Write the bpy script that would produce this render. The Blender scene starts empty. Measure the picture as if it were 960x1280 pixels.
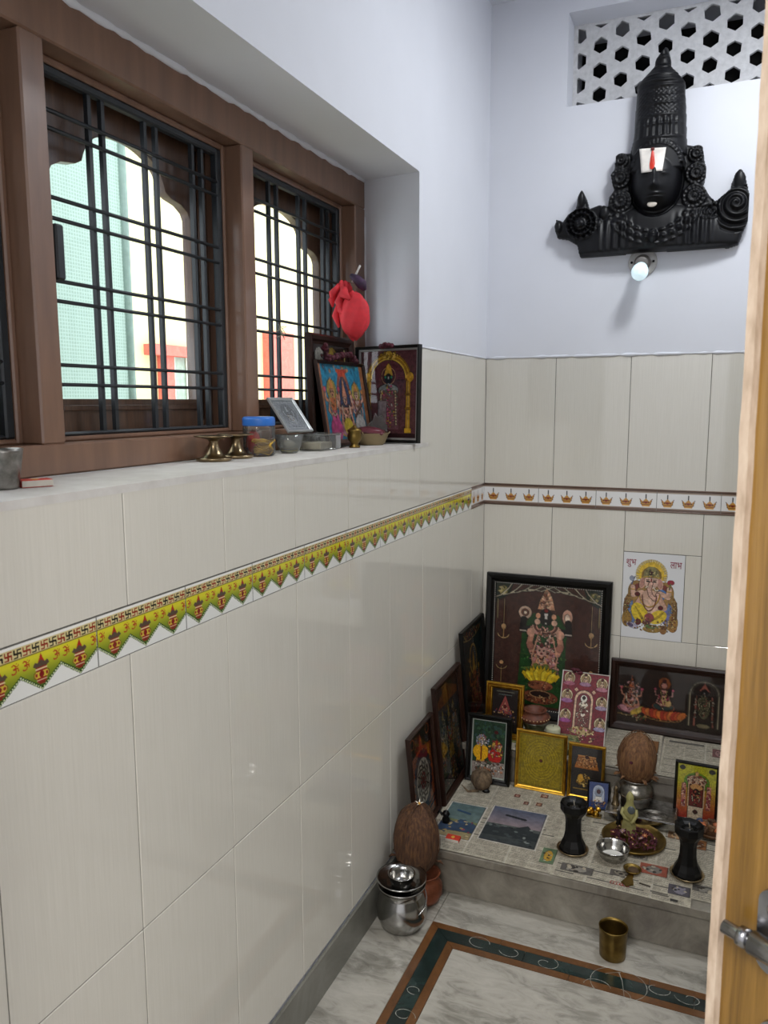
import bpy, math, random
import numpy as np
from mathutils import Vector, Matrix, Euler
random.seed(7); RNG = np.random.RandomState(7)
SC = bpy.context.scene; COL = SC.collection; PI = math.pi

# ------------------------------------------------------------------ camera
YAW, PITCH, ROLL, FPX = -0.40373514, -0.13864703, -0.00283898, 986.6477
CAM = Vector((0.791719, -2.789163, 1.366261))
fw = Vector((math.sin(YAW)*math.cos(PITCH), math.cos(YAW)*math.cos(PITCH), math.sin(PITCH)))
rt = Vector((math.cos(YAW), -math.sin(YAW), 0)); up = rt.cross(fw)
r2 = rt*math.cos(ROLL)+up*math.sin(ROLL); u2 = -rt*math.sin(ROLL)+up*math.cos(ROLL)
cd = bpy.data.cameras.new('camera'); cam = bpy.data.objects.new('camera', cd); COL.objects.link(cam)
M = Matrix((r2, u2, -fw)).transposed().to_4x4(); M.translation = CAM; cam.matrix_world = M
cd.sensor_fit = 'VERTICAL'; cd.sensor_height = 36; cd.lens = 36*FPX/1280; cd.clip_start = 0.02
cd.dof.use_dof = True; cd.dof.focus_distance = 2.4; cd.dof.aperture_fstop = 14.0
SC.camera = cam
# ------------------------------------------------------------------ world, lights, exposure
SC.view_settings.view_transform = 'Standard'; SC.view_settings.look = 'None'
SC.view_settings.gamma = 1; SC.view_settings.use_curve_mapping = False
SC.view_settings.exposure = 0.42
w = bpy.data.worlds.new('sky'); SC.world = w; w.use_nodes = True
bg = w.node_tree.nodes['Background']; bg.inputs[0].default_value = (0.86, 0.93, 1.0, 1); bg.inputs[1].default_value = 3.4
def area(name, loc, size, power, color, rot=(0, 0, 0), sy=None):
    l = bpy.data.lights.new(name, 'AREA'); l.energy = power; l.color = color; l.size = size
    if sy: l.shape = 'RECTANGLE'; l.size_y = sy
    o = bpy.data.objects.new(name, l); o.location = loc; o.rotation_euler = rot; COL.objects.link(o); return o
area('ceiling_lamp_light', (0.93, -0.72, 2.655), 0.22, 9.5, (0.95, 0.98, 1.0))
area('hall_ceiling_fill', (0.6, -3.9, 2.655), 1.2, 72, (1.0, 0.97, 0.92))  # added fill from the unseen hall; no lamp is modelled there
area('hall_side_fill', (2.44, -3.55, 1.5), 1.3, 7, (1.0, 0.98, 0.95), (0, PI/2, 0), 1.7)  # added side fill to brighten the left wall; the hall has no window
# ------------------------------------------------------------------ helpers
def lin(c):
    return tuple(((x/12.92) if x <= 0.04045 else ((x+0.055)/1.055)**2.4) for x in c[:3])
def hx(s):
    s = s.lstrip('#'); return tuple(int(s[i:i+2], 16)/255 for i in (0, 2, 4))
def tag(o, label=None, cat=None, group=None, kind=None):
    if label: o['label'] = label
    if cat: o['category'] = cat
    if group: o['group'] = group
    if kind: o['kind'] = kind
    return o
def empty(name, loc=(0, 0, 0), rot=(0, 0, 0), label=None, cat=None, group=None, kind=None):
    o = bpy.data.objects.new(name, None); o.empty_display_size = 0.05; COL.objects.link(o)
    o.location = loc; o.rotation_euler = rot; return tag(o, label, cat, group, kind)
def copy_tree(o, parent=None):
    c = o.copy(); COL.objects.link(c)
    if parent: c.parent = parent
    for ch in list(o.children): copy_tree(ch, c)
    return c
def place(o, loc, rz=0, label=None):
    o.location = loc; o.rotation_euler = (o.rotation_euler[0], o.rotation_euler[1], rz)
    if label: o['label'] = label
    return o
class MB:
    """collects shapes into one mesh"""
    def __init__(s): s.v = []; s.f = []; s.sm = []
    def add(s, v, f, smooth=False, M=None):
        n = len(s.v)
        if M is not None: v = [tuple(M @ Vector(p)) for p in v]
        s.v += [tuple(p) for p in v]; s.f += [tuple(i+n for i in q) for q in f]; s.sm += [smooth]*len(f); return s
    def box(s, x0, x1, y0, y1, z0, z1, M=None):
        v = [(x0,y0,z0),(x1,y0,z0),(x1,y1,z0),(x0,y1,z0),(x0,y0,z1),(x1,y0,z1),(x1,y1,z1),(x0,y1,z1)]
        return s.add(v, [(0,3,2,1),(4,5,6,7),(0,1,5,4),(1,2,6,5),(2,3,7,6),(3,0,4,7)], False, M)
    def cbox(s, x0, x1, y0, y1, z0, z1, c, M=None):
        """box with chamfered +x/-y faces all round (c)"""
        V = []; 
        for x in (x0, x0+c, x1-c, x1):
            for y in (y0, y0+c, y1-c, y1):
                for z in (z0, z0+c, z1-c, z1): V.append((x, y, z))
        I = lambda a, b, d: a*16+b*4+d
        F = []
        F.append((I(0,1,1),I(0,1,2),I(0,2,2),I(0,2,1))); F.append((I(3,1,1),I(3,2,1),I(3,2,2),I(3,1,2)))
        F.append((I(1,0,1),I(2,0,1),I(2,0,2),I(1,0,2))); F.append((I(1,3,1),I(1,3,2),I(2,3,2),I(2,3,1)))
        F.append((I(1,1,0),I(1,2,0),I(2,2,0),I(2,1,0))); F.append((I(1,1,3),I(2,1,3),I(2,2,3),I(1,2,3)))
        for a, A in ((0,1),(3,2)):
            for b, B in ((0,1),(3,2)):
                F.append((I(a,B,1),I(A,b,1),I(A,b,2),I(a,B,2))); F.append((I(a,1,B),I(a,2,B),I(A,2,b),I(A,1,b)))
                F.append((I(1,a,B),I(2,a,B),I(2,A,b),I(1,A,b)))
                for d, D in ((0,1),(3,2)): F.append((I(a,B,D),I(A,b,D),I(A,B,d)))
        used = sorted({i for q in F for i in q}); mp = {i: k for k, i in enumerate(used)}
        return s.add([V[i] for i in used], [tuple(mp[i] for i in q) for q in F], False, M)
    def lathe(s, prof, seg=28, M=None, smooth=True, sx=1, sy=1, wob=None):
        v = []; f = []; n = len(prof)
        for k in range(seg):
            a = 2*PI*k/seg
            for j, (r, z) in enumerate(prof):
                rr = r*(wob(a, z) if wob else 1)
                v.append((rr*math.cos(a)*sx, rr*math.sin(a)*sy, z))
        for k in range(seg):
            for j in range(n-1):
                a, b = k*n+j, ((k+1) % seg)*n+j
                if prof[j][0] < 1e-6: f.append((a, b+1, a+1))
                elif prof[j+1][0] < 1e-6: f.append((a, b, a+1))
                else: f.append((a, b, b+1, a+1))
        return s.add(v, f, smooth, M)
    def tube(s, pts, r, seg=8, closed=False, M=None):
        P = [Vector(p) for p in pts]; n = len(P); R = r if hasattr(r, '__len__') else [r]*n
        v = []; f = []; prev = None
        for i in range(n):
            if closed: t = P[(i+1) % n]-P[i-1]
            else: t = P[min(i+1, n-1)]-P[max(i-1, 0)]
            t.normalize()
            if prev is None:
                a = Vector((0,0,1)) if abs(t.z) < .9 else Vector((1,0,0)); u = t.cross(a).normalized()
            else: u = (prev-t*prev.dot(t)).normalized()
            prev = u; wv = t.cross(u)
            for k in range(seg):
                q = 2*PI*k/seg; v.append(P[i]+(u*math.cos(q)+wv*math.sin(q))*R[i])
        m = n if closed else n-1
        for i in range(m):
            for k in range(seg):
                a, b = i*seg, ((i+1) % n)*seg
                f.append((a+k, a+(k+1) % seg, b+(k+1) % seg, b+k))
        if not closed: f.append(tuple(range(seg))[::-1]); f.append(tuple(range((n-1)*seg, n*seg)))
        return s.add(v, f, True, M)
    def ball(s, c, r, seg=14, rings=9, M=None, wob=None):
        rx, ry, rz = r if hasattr(r, '__len__') else (r, r, r); v = [(c[0], c[1], c[2]-rz)]; f = []
        for j in range(1, rings):
            ph = -PI/2+PI*j/rings
            for k in range(seg):
                a = 2*PI*k/seg; g = wob(a, ph) if wob else 1
                v.append((c[0]+rx*math.cos(ph)*math.cos(a)*g, c[1]+ry*math.cos(ph)*math.sin(a)*g, c[2]+rz*math.sin(ph)*g))
        v.append((c[0], c[1], c[2]+rz)); T = len(v)-1
        for k in range(seg):
            f.append((0, 1+(k+1) % seg, 1+k)); b = 1+(rings-2)*seg; f.append((T, b+k, b+(k+1) % seg))
            for j in range(rings-2):
                a = 1+j*seg; f.append((a+k, a+(k+1) % seg, a+seg+(k+1) % seg, a+seg+k))
        return s.add(v, f, True, M)
    def prism(s, poly, h0, h1, axis='z', M=None):
        n = len(poly)
        fn = {'z': lambda p, h: (p[0], p[1], h), 'y': lambda p, h: (p[0], h, p[1]), 'x': lambda p, h: (h, p[0], p[1])}[axis]
        v = [fn(p, h0) for p in poly]+[fn(p, h1) for p in poly]
        f = [tuple(range(n))[::-1], tuple(range(n, 2*n))]+[(i, (i+1) % n, n+(i+1) % n, n+i) for i in range(n)]
        return s.add(v, f, False, M)
    def build(s, name, m, parent=None, loc=(0,0,0), rot=(0,0,0), recalc=True):
        me = bpy.data.meshes.new(name); me.from_pydata(s.v, [], s.f); me.polygons.foreach_set('use_smooth', s.sm)
        me.materials.append(m)
        if recalc:
            import bmesh
            b = bmesh.new(); b.from_mesh(me); bmesh.ops.recalc_face_normals(b, faces=b.faces); b.to_mesh(me); b.free()
        me.update(); o = bpy.data.objects.new(name, me); COL.objects.link(o)
        o.location = loc; o.rotation_euler = rot
        if parent: o.parent = parent
        return o
def shared(name, me, parent, loc, rot=(0,0,0)):
    o = bpy.data.objects.new(name, me); COL.objects.link(o); o.location = loc; o.rotation_euler = rot; o.parent = parent; return o
# ------------------------------------------------------------------ materials
def newmat(name):
    m = bpy.data.materials.new(name); m.use_nodes = True; nt = m.node_tree
    return m, nt, nt.nodes['Principled BSDF']
def ramp(nt, stops, fac):
    r = nt.nodes.new('ShaderNodeValToRGB'); e = r.color_ramp.elements
    while len(e) < len(stops): e.new(0.5)
    for q, (p, c) in zip(e, stops): q.position = p; q.color = (*lin(c), 1)
    nt.links.new(fac, r.inputs[0]); return r.outputs[0]
def coords(nt, scale=(1,1,1), rot=(0,0,0), kind='Object'):
    t = nt.nodes.new('ShaderNodeTexCoord'); m = nt.nodes.new('ShaderNodeMapping')
    m.inputs['Scale'].default_value = scale; m.inputs['Rotation'].default_value = rot
    nt.links.new(t.outputs[kind], m.inputs[0]); return m.outputs[0]
def noise(nt, vec, scale, detail=4, rough=.55, dist=0):
    n = nt.nodes.new('ShaderNodeTexNoise'); n.inputs['Scale'].default_value = scale; n.inputs['Detail'].default_value = detail
    n.inputs['Roughness'].default_value = rough; n.inputs['Distortion'].default_value = dist
    nt.links.new(vec, n.inputs['Vector']); return n.outputs['Fac']
def bump(nt, p, fac, strength=.2, dist=.002):
    b = nt.nodes.new('ShaderNodeBump'); b.inputs['Strength'].default_value = strength; b.inputs['Distance'].default_value = dist
    nt.links.new(fac, b.inputs['Height']); nt.links.new(b.outputs[0], p.inputs['Normal'])
def mat(name, col, rough=.5, metal=0, var=.08, scale=30, stretch=(1,1,1), bmp=0, coat=0, spec=None, emit=None, trans=0, ior=None, kind='Object', sss=0, dist=.002):
    m, nt, p = newmat(name); c = hx(col) if isinstance(col, str) else col
    v = coords(nt, stretch, kind=kind); f = noise(nt, v, scale)
    lo = tuple(max(0, x*(1-var)) for x in c); hi = tuple(min(1, x*(1+var)) for x in c)
    nt.links.new(ramp(nt, [(.3, lo), (.7, hi)], f), p.inputs['Base Color'])
    p.inputs['Roughness'].default_value = rough; p.inputs['Metallic'].default_value = metal
    if coat: p.inputs['Coat Weight'].default_value = coat; p.inputs['Coat Roughness'].default_value = .05
    if spec is not None: p.inputs['Specular IOR Level'].default_value = spec
    if emit: p.inputs['Emission Color'].default_value = (*lin(c), 1); p.inputs['Emission Strength'].default_value = emit
    if trans: p.inputs['Transmission Weight'].default_value = trans
    if ior: p.inputs['IOR'].default_value = ior
    if sss: p.inputs['Subsurface Weight'].default_value = sss; p.inputs['Subsurface Radius'].default_value = (.01,.006,.004)
    if bmp: bump(nt, p, f, bmp, dist)
    return m
def ramp_mat(name, stops, scale, stretch=(1,1,1), rough=.4, detail=6, dist=0, bmp=0, coat=0, kind='Object', spec=None, nr=.6):
    m, nt, p = newmat(name); v = coords(nt, stretch, kind=kind); f = noise(nt, v, scale, detail, nr, dist)
    nt.links.new(ramp(nt, [(a, hx(b)) for a, b in stops], f), p.inputs['Base Color'])
    p.inputs['Roughness'].default_value = rough
    if coat: p.inputs['Coat Weight'].default_value = coat; p.inputs['Coat Roughness'].default_value = .08
    if spec is not None: p.inputs['Specular IOR Level'].default_value = spec
    if bmp: bump(nt, p, f, bmp)
    return m
def wood_mat(name, stops, scale, stretch, rough, coat=0):
    m, nt, p = newmat(name); v = coords(nt, stretch); f = noise(nt, v, scale, 6, .6, .8)
    f2 = noise(nt, coords(nt, tuple(s*6 for s in stretch)), scale*2, 4)
    mx = nt.nodes.new('ShaderNodeMix'); mx.inputs[0].default_value = .3
    nt.links.new(f, mx.inputs[2]); nt.links.new(f2, mx.inputs[3])
    nt.links.new(ramp(nt, [(a, hx(b)) for a, b in stops], mx.outputs[0]), p.inputs['Base Color'])
    p.inputs['Roughness'].default_value = rough
    if coat: p.inputs['Coat Weight'].default_value = coat; p.inputs['Coat Roughness'].default_value = .12
    bump(nt, p, mx.outputs[0], .1); return m
def glass_mat(name, tint=(1,1,1), refl=1.45, dirt=0.0):
    m = bpy.data.materials.new(name); m.use_nodes = True; nt = m.node_tree; nt.nodes.clear()
    out = nt.nodes.new('ShaderNodeOutputMaterial'); mx = nt.nodes.new('ShaderNodeMixShader'); tr = nt.nodes.new('ShaderNodeBsdfTransparent')
    gl = nt.nodes.new('ShaderNodeBsdfGlossy'); gl.inputs['Roughness'].default_value = .03; fr = nt.nodes.new('ShaderNodeFresnel')
    fr.inputs[0].default_value = refl; tr.inputs[0].default_value = (*tint, 1)
    nt.links.new(fr.outputs[0], mx.inputs[0]); nt.links.new(tr.outputs[0], mx.inputs[1]); nt.links.new(gl.outputs[0], mx.inputs[2])
    if dirt:
        df = nt.nodes.new('ShaderNodeBsdfDiffuse'); df.inputs[0].default_value = (.75,.75,.72,1)
        m2 = nt.nodes.new('ShaderNodeMixShader'); f = noise(nt, coords(nt), 9)
        mm = nt.nodes.new('ShaderNodeMath'); mm.operation = 'MULTIPLY'; mm.inputs[1].default_value = dirt*2; nt.links.new(f, mm.inputs[0])
        nt.links.new(mm.outputs[0], m2.inputs[0]); nt.links.new(mx.outputs[0], m2.inputs[1]); nt.links.new(df.outputs[0], m2.inputs[2]); mx = m2
    nt.links.new(mx.outputs[0], out.inputs[0]); return m
def attr_mat(name, rough=.4, coat=0, spec=.5):
    m, nt, p = newmat(name); a = nt.nodes.new('ShaderNodeAttribute'); a.attribute_name = 'Col'
    nt.links.new(a.outputs['Color'], p.inputs['Base Color']); p.inputs['Roughness'].default_value = rough
    p.inputs['Specular IOR Level'].default_value = spec
    if coat: p.inputs['Coat Weight'].default_value = coat; p.inputs['Coat Roughness'].default_value = .05
    return m
PLASTER = mat('white_wall_paint', '#dddfe6', .75, var=.012, scale=3, bmp=.05)
GROUT = mat('grout', '#6f6d66', .9)
# wall tile: cream glaze with faint upright threads
m, nt, p = newmat('cream_wall_tile')
tc = nt.nodes.new('ShaderNodeTexCoord'); sx = nt.nodes.new('ShaderNodeSeparateXYZ'); nt.links.new(tc.outputs['Object'], sx.inputs[0])
ad = nt.nodes.new('ShaderNodeMath'); ad.operation = 'ADD'; nt.links.new(sx.outputs[0], ad.inputs[0]); nt.links.new(sx.outputs[1], ad.inputs[1])
cb = nt.nodes.new('ShaderNodeCombineXYZ'); nt.links.new(ad.outputs[0], cb.inputs[0])
mz = nt.nodes.new('ShaderNodeMath'); mz.operation = 'MULTIPLY'; mz.inputs[1].default_value = .02; nt.links.new(sx.outputs[2], mz.inputs[0]); nt.links.new(mz.outputs[0], cb.inputs[2])
f = noise(nt, cb.outputs[0], 320, 2)
f2 = noise(nt, cb.outputs[0], 1400, 1)
mx = nt.nodes.new('ShaderNodeMix'); mx.inputs[0].default_value = .35; nt.links.new(f, mx.inputs[2]); nt.links.new(f2, mx.inputs[3])
nt.links.new(ramp(nt, [(.3, hx('#d1cdc2')), (.7, hx('#dad6cc'))], mx.outputs[0]), p.inputs['Base Color'])
p.inputs['Roughness'].default_value = .04; p.inputs['Specular IOR Level'].default_value = .55; TILE = m
PRINT_TILE = attr_mat('printed_glazed_tile', .1)
PRINT = attr_mat('printed_picture', .55, 0, .3)
PAPER = attr_mat('newsprint', .8, 0, .2)
def marble(name, stops, scale, rough=.25, dist=1.2, seed=0, st=(1,1,1)):
    m, nt, p = newmat(name); v = coords(nt, st, (0,0,(.5+seed) if st == (1,1,1) else 0)); f = noise(nt, v, scale, 10, .68, dist)
    g = noise(nt, v, scale*.35, 3); mx = nt.nodes.new('ShaderNodeMix'); mx.inputs[0].default_value = .45
    nt.links.new(f, mx.inputs[2]); nt.links.new(g, mx.inputs[3])
    nt.links.new(ramp(nt, [(a, hx(b)) for a, b in stops], mx.outputs[0]), p.inputs['Base Color'])
    p.inputs['Roughness'].default_value = rough; p.inputs['Coat Weight'].default_value = .15; return m
MARBLE = marble('grey_white_marble', [(.34, '#6c6860'), (.43, '#89867d'), (.5, '#a39f96'), (.62, '#b2aea5')], 20, .3, st=(.6,1.5,1))
MARBLE_STEP = marble('stained_marble', [(.34, '#48423b'), (.44, '#655f56'), (.55, '#7f7a6f'), (.66, '#918d82')], 7, .3, seed=1)
MARBLE_SKIRT = marble('dark_marble_skirting', [(.34, '#57564f'), (.5, '#75746c'), (.65, '#8b8a82')], 5, .3, seed=2)
GREEN_STONE = marble('green_stone', [(.35, '#121b1a'), (.5, '#1c2a28'), (.62, '#2b3c39'), (.68, '#3c504c')], 14, .2, seed=3)
BROWN_STONE = marble('brown_granite', [(.35, '#4f321a'), (.5, '#623f20'), (.65, '#734c2a')], 40, .3, seed=4)
BROWN_PAINT = mat('brown_enamel_wood', '#7c5e4c', .32, var=.08, scale=7, stretch=(4,4,.6), coat=.25, bmp=.25)
SHUTTER_WOOD = wood_mat('dark_varnished_wood', [(.3, '#3c2a20'), (.5, '#513a2b'), (.7, '#644836')], 12, (6,6,.5), .35, .2)
GRILLE = mat('black_painted_iron', '#22272b', .45, var=.1)
BLACK = mat('black_paint', '#070708', .42, spec=.3, var=.1)
IDOL = mat('black_fibreglass', '#07070a', .42, var=.15, scale=25, spec=.3)
BRASS = mat('aged_brass', '#796436', .42, 1, var=.15, scale=40)
BRONZE = mat('worn_bronze', '#8d7c60', .28, 1, var=.15, scale=40)
GOLD = mat('gold_leaf_moulding', '#c79a3a', .32, 1, var=.12, scale=60)
STEEL = mat('stainless_steel', '#a9a8a5', .18, 1, var=.05, scale=60)
SILVER = mat('dull_silver', '#8b8883', .34, 1, var=.22, scale=70, bmp=.5)
COPPER = mat('dull_copper', '#8a5038', .4, .7, var=.2, scale=30)
DARKWOOD = mat('dark_brown_moulding', '#24130d', .38, var=.2, scale=25, spec=.3)
BLACKFRAME = mat('black_moulding', '#0a0908', .4, var=.2, spec=.25)
COIR = ramp_mat('coconut_fibre', [(.3, '#301d12'), (.5, '#4b301d'), (.7, '#694829')], 14, (14,14,2), .85, bmp=.9)
COIR2 = ramp_mat('pale_coconut_fibre', [(.3, '#4a3020'), (.5, '#6a482c'), (.7, '#82603c')], 14, (14,14,2), .8, bmp=.7)
GLASS = glass_mat('picture_glass'); WGLASS = glass_mat('window_glass', (.97,.98,.96), 1.3, .03)
CLEARP = glass_mat('clear_plastic', (.9,.9,.88), 1.4, .07)
# ------------------------------------------------------------------ painter: colours carried by a fine grid of real vertices
class Cv:
    def __init__(s, w, h, bg):
        s.w, s.h = w, h; s.a = np.empty((h, w, 3)); s.a[:] = hx(bg) if isinstance(bg, str) else bg
        s.X, s.Y = np.meshgrid((np.arange(w))/(w-1), (np.arange(h))/(w-1)); s.H = (h-1)/(w-1)
    def _c(s, c): return np.array(hx(c) if isinstance(c, str) else c)
    def _win(s, x0, x1, y0, y1):
        W = s.w-1
        return (slice(max(0, int(y0*W)-1), max(0, min(s.h, int(y1*W)+3))), slice(max(0, int(x0*W)-1), max(0, min(s.w, int(x1*W)+3))))
    def put(s, win, mask, c):
        if mask.size: s.a[win][mask] = s._c(c)
    def rect(s, x0, y0, x1, y1, c):
        w_ = s._win(x0, x1, y0, y1); X, Y = s.X[w_], s.Y[w_]; s.put(w_, (X >= x0) & (X <= x1) & (Y >= y0) & (Y <= y1), c)
    def ell(s, x, y, rx, ry, c, rot=0, inner=0):
        R = max(rx, ry); w_ = s._win(x-R, x+R, y-R, y+R); X, Y = s.X[w_]-x, s.Y[w_]-y
        if rot: X, Y = X*math.cos(rot)+Y*math.sin(rot), -X*math.sin(rot)+Y*math.cos(rot)
        d = (X/rx)**2+(Y/ry)**2; s.put(w_, (d <= 1) & (d >= inner*inner), c)
    def poly(s, P, c):
        xs = [p[0] for p in P]; ys = [p[1] for p in P]; w_ = s._win(min(xs), max(xs), min(ys), max(ys)); X, Y = s.X[w_], s.Y[w_]
        m = np.zeros(X.shape, bool); n = len(P)
        for i in range(n):
            (x0, y0), (x1, y1) = P[i], P[(i+1) % n]
            if y0 == y1: continue
            m ^= ((Y > min(y0, y1)) & (Y <= max(y0, y1)) & (X < (x1-x0)*(Y-y0)/(y1-y0)+x0))
        s.put(w_, m, c)
    def line(s, P, t, c):
        for (x0, y0), (x1, y1) in zip(P, P[1:]):
            w_ = s._win(min(x0,x1)-t, max(x0,x1)+t, min(y0,y1)-t, max(y0,y1)+t); X, Y = s.X[w_], s.Y[w_]
            L = (x1-x0)**2+(y1-y0)**2 or 1e-9; k = np.clip(((X-x0)*(x1-x0)+(Y-y0)*(y1-y0))/L, 0, 1)
            s.put(w_, np.hypot(X-x0-k*(x1-x0), Y-y0-k*(y1-y0)) <= t/2, c)
    def vgrad(s, x0, y0, x1, y1, c0, c1):
        w_ = s._win(x0, x1, y0, y1); X, Y = s.X[w_], s.Y[w_]; m = (X >= x0) & (X <= x1) & (Y >= y0) & (Y <= y1)
        t = np.clip((Y-y0)/max(1e-6, y1-y0), 0, 1)[..., None]; g = s._c(c0)*(1-t)+s._c(c1)*t; s.a[w_][m] = g[m]
    def dots(s, x, y, rx, ry, n, r, cols, rs=None):
        rs = rs or random
        for _ in range(n):
            a = rs.random()*2*PI; q = math.sqrt(rs.random()); s.ell(x+rx*q*math.cos(a), y+ry*q*math.sin(a), r*rs.uniform(.6, 1.3), r*rs.uniform(.6, 1.3), rs.choice(cols))
    def beads(s, P, r, c, gap):
        for (x0, y0), (x1, y1) in zip(P, P[1:]):
            n = max(1, int(math.hypot(x1-x0, y1-y0)/gap))
            for i in range(n): s.ell(x0+(x1-x0)*i/n, y0+(y1-y0)*i/n, r, r, c)
    def arc(s, x, y, rx, ry, a0, a1, n=16):
        return [(x+rx*math.cos(a0+(a1-a0)*i/n), y+ry*math.sin(a0+(a1-a0)*i/n)) for i in range(n+1)]
    def finish(s, ink=.5, tex=.16, seed=0):
        r = np.random.RandomState(abs(seed)+s.w); L = s.a.mean(2); gy, gx = np.gradient(L); e = np.clip(np.hypot(gx, gy)*5, 0, 1)[..., None]
        k = np.clip((s.w//34), 2, 9); n = r.rand(s.h//k+3, s.w//k+3); yy, xx = np.mgrid[0:s.h, 0:s.w]/k; i, j = yy.astype(int), xx.astype(int); a, b = yy-i, xx-j
        N = (n[i,j]*(1-b)+n[i,j+1]*b)*(1-a)+(n[i+1,j]*(1-b)+n[i+1,j+1]*b)*a; f = r.rand(s.h, s.w)
        lit = 1+np.clip((gx+gy)*-2.2, -.25, .25)[..., None]
        s.a = np.clip(s.a*(1-ink*e)*(1+tex*2*(N[..., None]-.5)+tex*.9*(f[..., None]-.5))*lit, 0, 1)
        m = s.a.mean(2, keepdims=True); s.a = np.clip(m+(s.a-m)*.97, 0, 1)*.97; return s
    def grain(s, amt):
        s.a = np.clip(s.a+RNG.randn(s.h, s.w, 1)*amt, 0, 1)
def canvas_mesh(name, cv, w, h, vertical=True, wave=None):
    """grid: vertical = XZ plane facing -y with base at z=0; otherwise XY plane facing up"""
    nx, ny = cv.w, cv.h; X, Y = np.meshgrid(np.linspace(-w/2, w/2, nx), np.linspace(h, 0, ny))
    Z = np.zeros_like(X)
    if wave is not None: Z = wave(X, Y)
    co = np.stack([X, Z, Y] if vertical else [X, Y, Z], -1).reshape(-1, 3)
    i = np.arange((ny-1)*(nx-1)); r, c = i//(nx-1), i % (nx-1); a = r*nx+c
    F = np.stack([a, a+nx, a+nx+1, a+1], -1)
    me = bpy.data.meshes.new(name); me.vertices.add(nx*ny); me.vertices.foreach_set('co', co.ravel())
    me.loops.add(F.size); me.loops.foreach_set('vertex_index', F.ravel().astype(np.int32))
    me.polygons.add(len(F)); me.polygons.foreach_set('loop_start', (np.arange(len(F))*4).astype(np.int32))
    me.update(calc_edges=True)
    at = me.color_attributes.new('Col', 'FLOAT_COLOR', 'POINT')
    A = cv.a; L = np.where(A <= .04045, A/12.92, ((A+.055)/1.055)**2.4); L = np.concatenate([L, np.ones((*L.shape[:2], 1))], -1)
    at.data.foreach_set('color', L.ravel().astype(np.float32)); me.validate(); return me
def canvas_obj(name, cv, w, h, m, parent=None, loc=(0,0,0), rot=(0,0,0), vertical=True, wave=None):
    me = canvas_mesh(name, cv, w, h, vertical, wave); me.materials.append(m)
    if wave is not None: me.polygons.foreach_set('use_smooth', [True]*len(me.polygons))
    o = bpy.data.objects.new(name, me); COL.objects.link(o); o.location = loc; o.rotation_euler = rot; o.parent = parent; return o
GLD, RED, DRD, SKIN, PNK = '#d9a431', '#b5231f', '#6d1016', '#d9a079', '#d98a9a'
def deity(c, x, y, s, skin=SKIN, robe=RED, crown=GLD, halo=None, sit=False, arms=4, body=None, garland=True, seed=1, mark=None):
    rs = random.Random(seed); hw = s*.2; top = y-s; body = body or robe
    hd = y-s*(.62 if sit else .74)
    if halo: c.ell(x, hd-.02*s, s*.17, s*.19, halo); c.ell(x, hd-.02*s, s*.145, s*.165, tuple(v*.75 for v in c._c(halo)))
    if arms >= 4:
        for q in (-1, 1):
            c.line([(x+q*s*.08, hd+s*.16), (x+q*s*.24, hd+s*.13), (x+q*s*.25, hd)], s*.06, skin)
            c.ell(x+q*s*.25, hd-.04*s, s*.05, s*.05, crown if seed % 2 else '#c9566c')
    if sit:
        c.ell(x, y-s*.13, s*.34, s*.13, robe); c.ell(x-s*.14, y-s*.12, s*.16, s*.08, body, .3); c.ell(x+s*.14, y-s*.12, s*.16, s*.08, body, -.3)
        c.poly([(x-s*.13, hd+s*.12), (x+s*.13, hd+s*.12), (x+s*.1, y-s*.15), (x-s*.1, y-s*.15)], skin)
        c.line([(x-s*.13, hd+s*.15), (x-s*.2, y-s*.25), (x-s*.08, y-s*.2)], s*.06, skin); c.line([(x+s*.13, hd+s*.15), (x+s*.2, y-s*.25), (x+s*.08, y-s*.22)], s*.06, skin)
    else:
        c.poly([(x-s*.12, hd+s*.11), (x+s*.12, hd+s*.11), (x+s*.1, y-s*.4), (x+s*.17, y), (x-s*.17, y), (x-s*.1, y-s*.4)], robe)
        c.poly([(x-s*.11, hd+s*.11), (x+s*.11, hd+s*.11), (x+s*.09, y-s*.42), (x-s*.09, y-s*.42)], body)
        c.line([(x-s*.12, hd+s*.14), (x-s*.19, y-s*.42), (x-s*.1, y-s*.36)], s*.055, skin); c.line([(x+s*.12, hd+s*.14), (x+s*.19, y-s*.42), (x+s*.15, y-s*.3)], s*.055, skin)
        c.line([(x, y-s*.4), (x, y-.02*s)], s*.03, crown)
    c.ell(x, hd, s*.075, s*.1, skin)
    c.poly([(x-s*.09, hd-s*.04), (x+s*.09, hd-s*.04), (x+s*.06, hd-s*.14), (x, top), (x-s*.06, hd-s*.14)], crown)
    c.ell(x-s*.03, hd, s*.014, s*.01, '#231512'); c.ell(x+s*.03, hd, s*.014, s*.01, '#231512'); c.ell(x, hd+s*.05, s*.02, s*.01, '#8c1f1f')
    c.line(c.arc(x, hd+s*.1, s*.11, s*.13, 0, PI), s*.03, crown)
    if garland: c.line(c.arc(x, hd+s*.1, s*.13, s*.3, 0, PI), s*.03, rs.choice(['#e8d9c0', '#d35a2a', '#c23a5a']))
    c.dots(x, y-s*.35, s*.12, s*.28, int(26), s*.014, [crown, '#f1e2b4', '#7a2018'], rs)
    if mark: c.ell(x, hd-s*.05, s*.02, s*.03, mark)
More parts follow.
